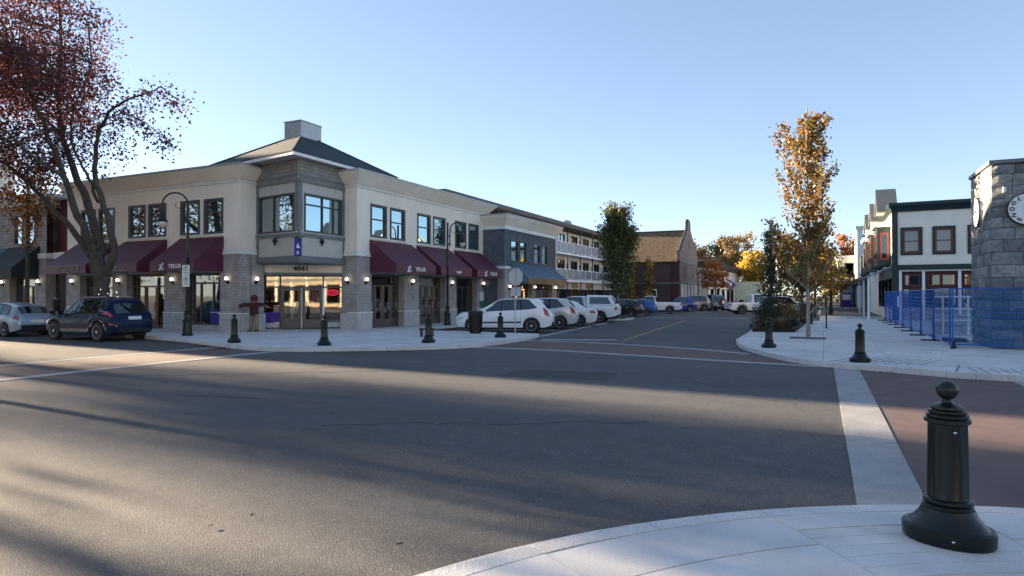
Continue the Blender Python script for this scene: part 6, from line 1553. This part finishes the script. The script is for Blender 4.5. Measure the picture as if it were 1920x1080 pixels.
upright_tree('columnar_tree', 'narrow dark green tree beside the planting bed bollard', (-2.3,34.2,.2), 5.5, .42, .5, M['leaf_dark'], 3600, .10, 12, .05, 'bark', 44, spread=.13, flare=lambda f: 1.5 if f < .25 else (.9 if f < .75 else .55), m2=M['leaf_green'])
for x, y, h, lab, s_ in ((-20.4,84.5,7.2,'slim yellow columnar tree against the dark brick wall, the taller one',31),(-22.8,84.5,6.0,'slim yellow green columnar tree against the dark brick wall, the shorter one',32)):
    upright_tree('columnar_tree', lab, (x,y,.1), h, .55, .8, M['leaf_yellow'], 1500, .22, s_, .06, 'bark', 30, spread=.2, m2=M['leaf_gold'])
crown_tree('street_tree', 'orange leaved street tree past the gable of the brick hall', (-13.2,92,.1), 7.2, 2.2, 2.6, 4.6, M['leaf_orange'], 2600, .3, 41, trunk=.12, clumps=50)
crown_tree('street_tree', 'bright yellow street tree at the end of the pavement near the white house', (.9,84,.1), 7.5, 1.5, 3.2, 4.0, M['leaf_yellow'], 3200, .26, 42, trunk=.12, clumps=60)
crown_tree('street_tree', 'green gold street tree behind the bicycle racks', (-.6,58,.1), 6.8, 1.5, 2.4, 4.3, M['leaf_gold'], 2600, .2, 43, trunk=.09, clumps=50)
far = [(-26,150,15.5,5.2,M['leaf_tan'],'tan'),(-33,156,14,5.5,M['leaf_orange'],'orange'),(-17.5,152,16.5,4.6,M['leaf_tan'],'pale'),(-8,148,16.5,5.0,M['leaf_gold'],'gold'),(-1.5,142,15.5,4.4,M['leaf_gold'],'greengold'),(5.5,150,14.5,4.4,M['leaf_orange'],'rust'),(12,140,17.5,5.5,M['leaf_orange'],'amber'),(-12.5,138,11.5,3.2,M['leaf_yellow'],'yellow'),(-40,165,16,6,M['leaf_tan'],'a'),(-21.5,160,17.5,4,M['leaf_dark'],'dark'),(-3.5,130,9.5,3.2,M['leaf_dark'],'b'),(19,150,15,6,M['leaf_gold'],'c'),(-50,170,15,7,M['leaf_gold'],'d'),(8.5,126,11,3.2,M['leaf_yellow'],'e')]
fl = ['tan tree of the far row just right of the brick hall gable','orange tree of the far row partly behind the brick hall gable','tall pale tree with a bare open crown in the middle of the far row','gold green tree of the far row behind the white crew cab pickup','gold green tree of the far row behind the slim dark tree','rust coloured far tree behind the tall slim maple','amber far tree beside the white house','bright yellow low tree in front of the far row','tan far tree hidden behind the brick hall roof','dark evergreen poking above the orange far trees','dark low tree in front of the far row','gold far tree hidden behind the white house','gold far tree deep behind the brick hall','yellow tree close by the white house']
for k, (x,y,h,r,m_,_) in enumerate(far):
    crown_tree('far_tree', fl[k], (x,y,0), h, r*.8, h*.36, h*.58, m_, 6000, .55, 60+k, trunk=.3, clumps=80, group='trees beyond the end of the street', hollow=.3)
ngw = np.random.default_rng(55); X = ngw.uniform(-75,60,20000); Hh = 10.0+2.6*np.sin(X*.21)+1.6*np.sin(X*.57+1)
wd = leaf_cloud('far_wood', np.c_[X, ngw.uniform(172,180,20000), ngw.random(20000)**.8*Hh], .8, M['leaf_far'], None, 56)
wd['kind'] = 'stuff'; wd['label'] = 'low tan wood closing the far end of the street'; wd['category'] = 'woodland'
# street trees outside the frame whose shade falls on the crossing
def shade_tree(label, base, H, r, zc, n, seed, m_='leaf_green'):
    return crown_tree('street_tree', label, base, H, r, (H-zc), zc, M[m_], n, .34, seed, trunk=.28, clumps=90, group='street trees along the side street', hollow=.2)
shade_tree('tall sparse street tree on the side street, shading the middle of the crossing', (-64,12.4,.1), 17.5, 2.2, 13.0, 3200, 81, 'leaf_orange')
shade_tree('second tall sparse street tree on the side street before the added shade block', (-80,15.2,.1), 21, 1.8, 16.0, 3000, 82, 'leaf_gold')
shade_tree('third tall sparse street tree on the side street before the added shade block', (-72,14.4,.1), 19, 2.0, 14.2, 3400, 90, 'leaf_gold')
crown_tree('street_tree', 'tall thin poplar added far down the side street to dapple the near asphalt', (-112,15.2,.1), 25, 2.4, 6.5, 18, M['leaf_gold'], 1900, .4, 91, trunk=.16, clumps=80, group='street trees along the side street', hollow=.1)  # poplar added out of view, its thin crown dims the sun on the road
crown_tree('street_tree', 'second tall thin poplar added far down the side street to dapple the middle asphalt', (-118,18.0,.1), 26, 2.4, 6.8, 18.5, M['leaf_gold'], 2000, .4, 92, trunk=.16, clumps=80, group='street trees along the side street', hollow=.1)  # second added poplar, unseen, dimming the sun further across the road
crown_tree('street_tree', 'tall green street tree on the shaded side of the side street', (-31,7.6,.1), 14, 3.6, 4.3, 8.3, M['leaf_green'], 17000, .38, 88, trunk=.13, lean=(.5,.9), clumps=130, group='street trees along the side street', hollow=.2, ry=3.9)
shade_tree('second tall green street tree on the shaded side of the side street', (-50,6.6,.1), 18, 3.2, 12.6, 4500, 89, 'leaf_green')
shade_tree('green maple on the shaded side of the side street', (-38,2.6,.1), 10, 3.6, 6.4, 3200, 83)
shade_tree('second green maple on the shaded side of the side street', (-50,2.2,.1), 11, 3.8, 6.8, 3200, 84)
shade_tree('third green maple on the shaded side of the side street', (-62,3.4,.1), 11, 3.8, 6.8, 3000, 85)
shade_tree('nearest green maple on the shaded side of the side street', (-24,0.6,.1), 10, 3.2, 6.2, 3000, 86)

# ------------------------------------------------------------------ shrubs and fallen leaves
def shrub(label, base, r, h, m_, n, seed, leaf=.1):
    ng = np.random.default_rng(seed); t = thing('shrub', label, 'shrub', base, 0, 'low shrubs in the planting beds'); b = MB()
    pts = []
    for k in range(16):
        a = ng.uniform(0,6.28); q = ng.uniform(.2,1)*r; e = np.array((base[0]+q*math.cos(a), base[1]+q*math.sin(a), base[2]+h*ng.uniform(.45,1)))
        b.tube([base, tuple((np.array(base)+e)/2+np.array((0,0,.1))), tuple(e)], [.015,.01,.004], 4, False)
        pts.append(ng.normal(size=(n//16,3))*r*.24*np.array([1,1,.8])+e-np.array((0,0,.06)))
    b.build('stems', M['bark'], t)
    P = np.concatenate(pts); P[:,2] = np.maximum(P[:,2], base[2]+.02)
    leaf_cloud('foliage', P, leaf, M[m_], t, seed, off=base); return t
sh = [(-2.6,32.6,.45,.55,'shrub_mix','low brown green shrub at the near end of the planting bed, street side'),(-1.9,32.5,.4,.5,'shrub_mix','low brown green shrub at the near end of the planting bed, middle'),(-1.4,32.9,.35,.45,'leaf_dark','dark low shrub at the near end of the planting bed, pavement side'),
 (-2.75,34.6,.55,.9,'leaf_red','dark red shrub behind the narrow dark tree'),(-1.5,34.8,.6,1.2,'leaf_gold','gold green shrub between the narrow dark tree and the slim maple'),(-2.3,33.6,.6,1.5,'leaf_dark','dense dark round shrub at the foot of the narrow tree'),
 (-2.6,37.5,.7,1.3,'shrub_mix','taller mixed shrub in the middle of the planting bed'),(-1.5,38.2,.6,1.2,'shrub_mix','yellowing shrub beside the bicycle rack'),(-2.4,40,.6,1.1,'leaf_red','dark red shrub at the far end of the planting bed'),
 (-13.6,45.9,.5,.7,'shrub_mix','low shrub at the tip of the planting island'),(-13.9,47.6,.6,.8,'leaf_dark','dark shrub under the island tree'),(-14.9,48.6,.6,.8,'shrub_mix','low shrub behind the island tree'),(-15.6,46.4,.6,.7,'leaf_dark','dark shrub between the pickup and the island tree')]
for k, (x,y,r,h,m_,lab) in enumerate(sh): shrub(lab, (x,y,.2), r, h, m_, 700, 100+k)
ng = np.random.default_rng(77); pts = []
def scatter(path, n, s_, z):
    P = np.array(path, float); u = ng.uniform(0,len(P)-1,n); i = np.minimum(u.astype(int),len(P)-2); f = (u-i)[:,None]
    q = P[i]*(1-f)+P[i+1]*f; q = q+ng.normal(size=(n,2))*s_; return np.c_[q, np.full(n,z)+ng.random(n)*.02]
pts.append(scatter([(-40,17.6),(-27,17.7),(-24,17.4),(-20,16.3),(-18,15.7)], 700, .14, .012))
pts.append(scatter([(-14.6,16.0),(-13,17.0),(-11.6,18.2)], 420, .10, .012)); pts.append(scatter([(-40,20),(-20,20)], 200, 1.0, .142))
pts.append(scatter([(-24.3,22.2),(-23.0,22.8)], 120, .25, .142)); pts.append(scatter([(-2,20.5),(.5,20.5),(5,18.6)], 60, 1.2, .145)); pts.append(scatter([(.1,18.1),(4,16.85)], 30, .12, .012))
pts.append(scatter([(-14,6),(-3,6)], 40, 3, .012)); pts.append(scatter([(-16,22),(-12,22)], 60, 1.4, .145)); pts.append(scatter([(-3.1,26),(-3.4,41)], 120, .12, .012))
lf = leaf_cloud('fallen_leaves', np.concatenate(pts), .09, M['leaf_brown'], None, 5)
V = np.empty(len(lf.data.vertices)*3, np.float32); lf.data.vertices.foreach_get('co', V); V = V.reshape(-1,4,3)
zc_ = V[:,:,2].mean(1,keepdims=True); V[:,:,2] = zc_+(V[:,:,2]-zc_)*.15; lf.data.vertices.foreach_set('co', V.ravel()); lf.data.update()
lf['kind'] = 'stuff'; lf['label'] = 'scattered brown fallen leaves along the kerbs and on the pavements'; lf['category'] = 'leaves'
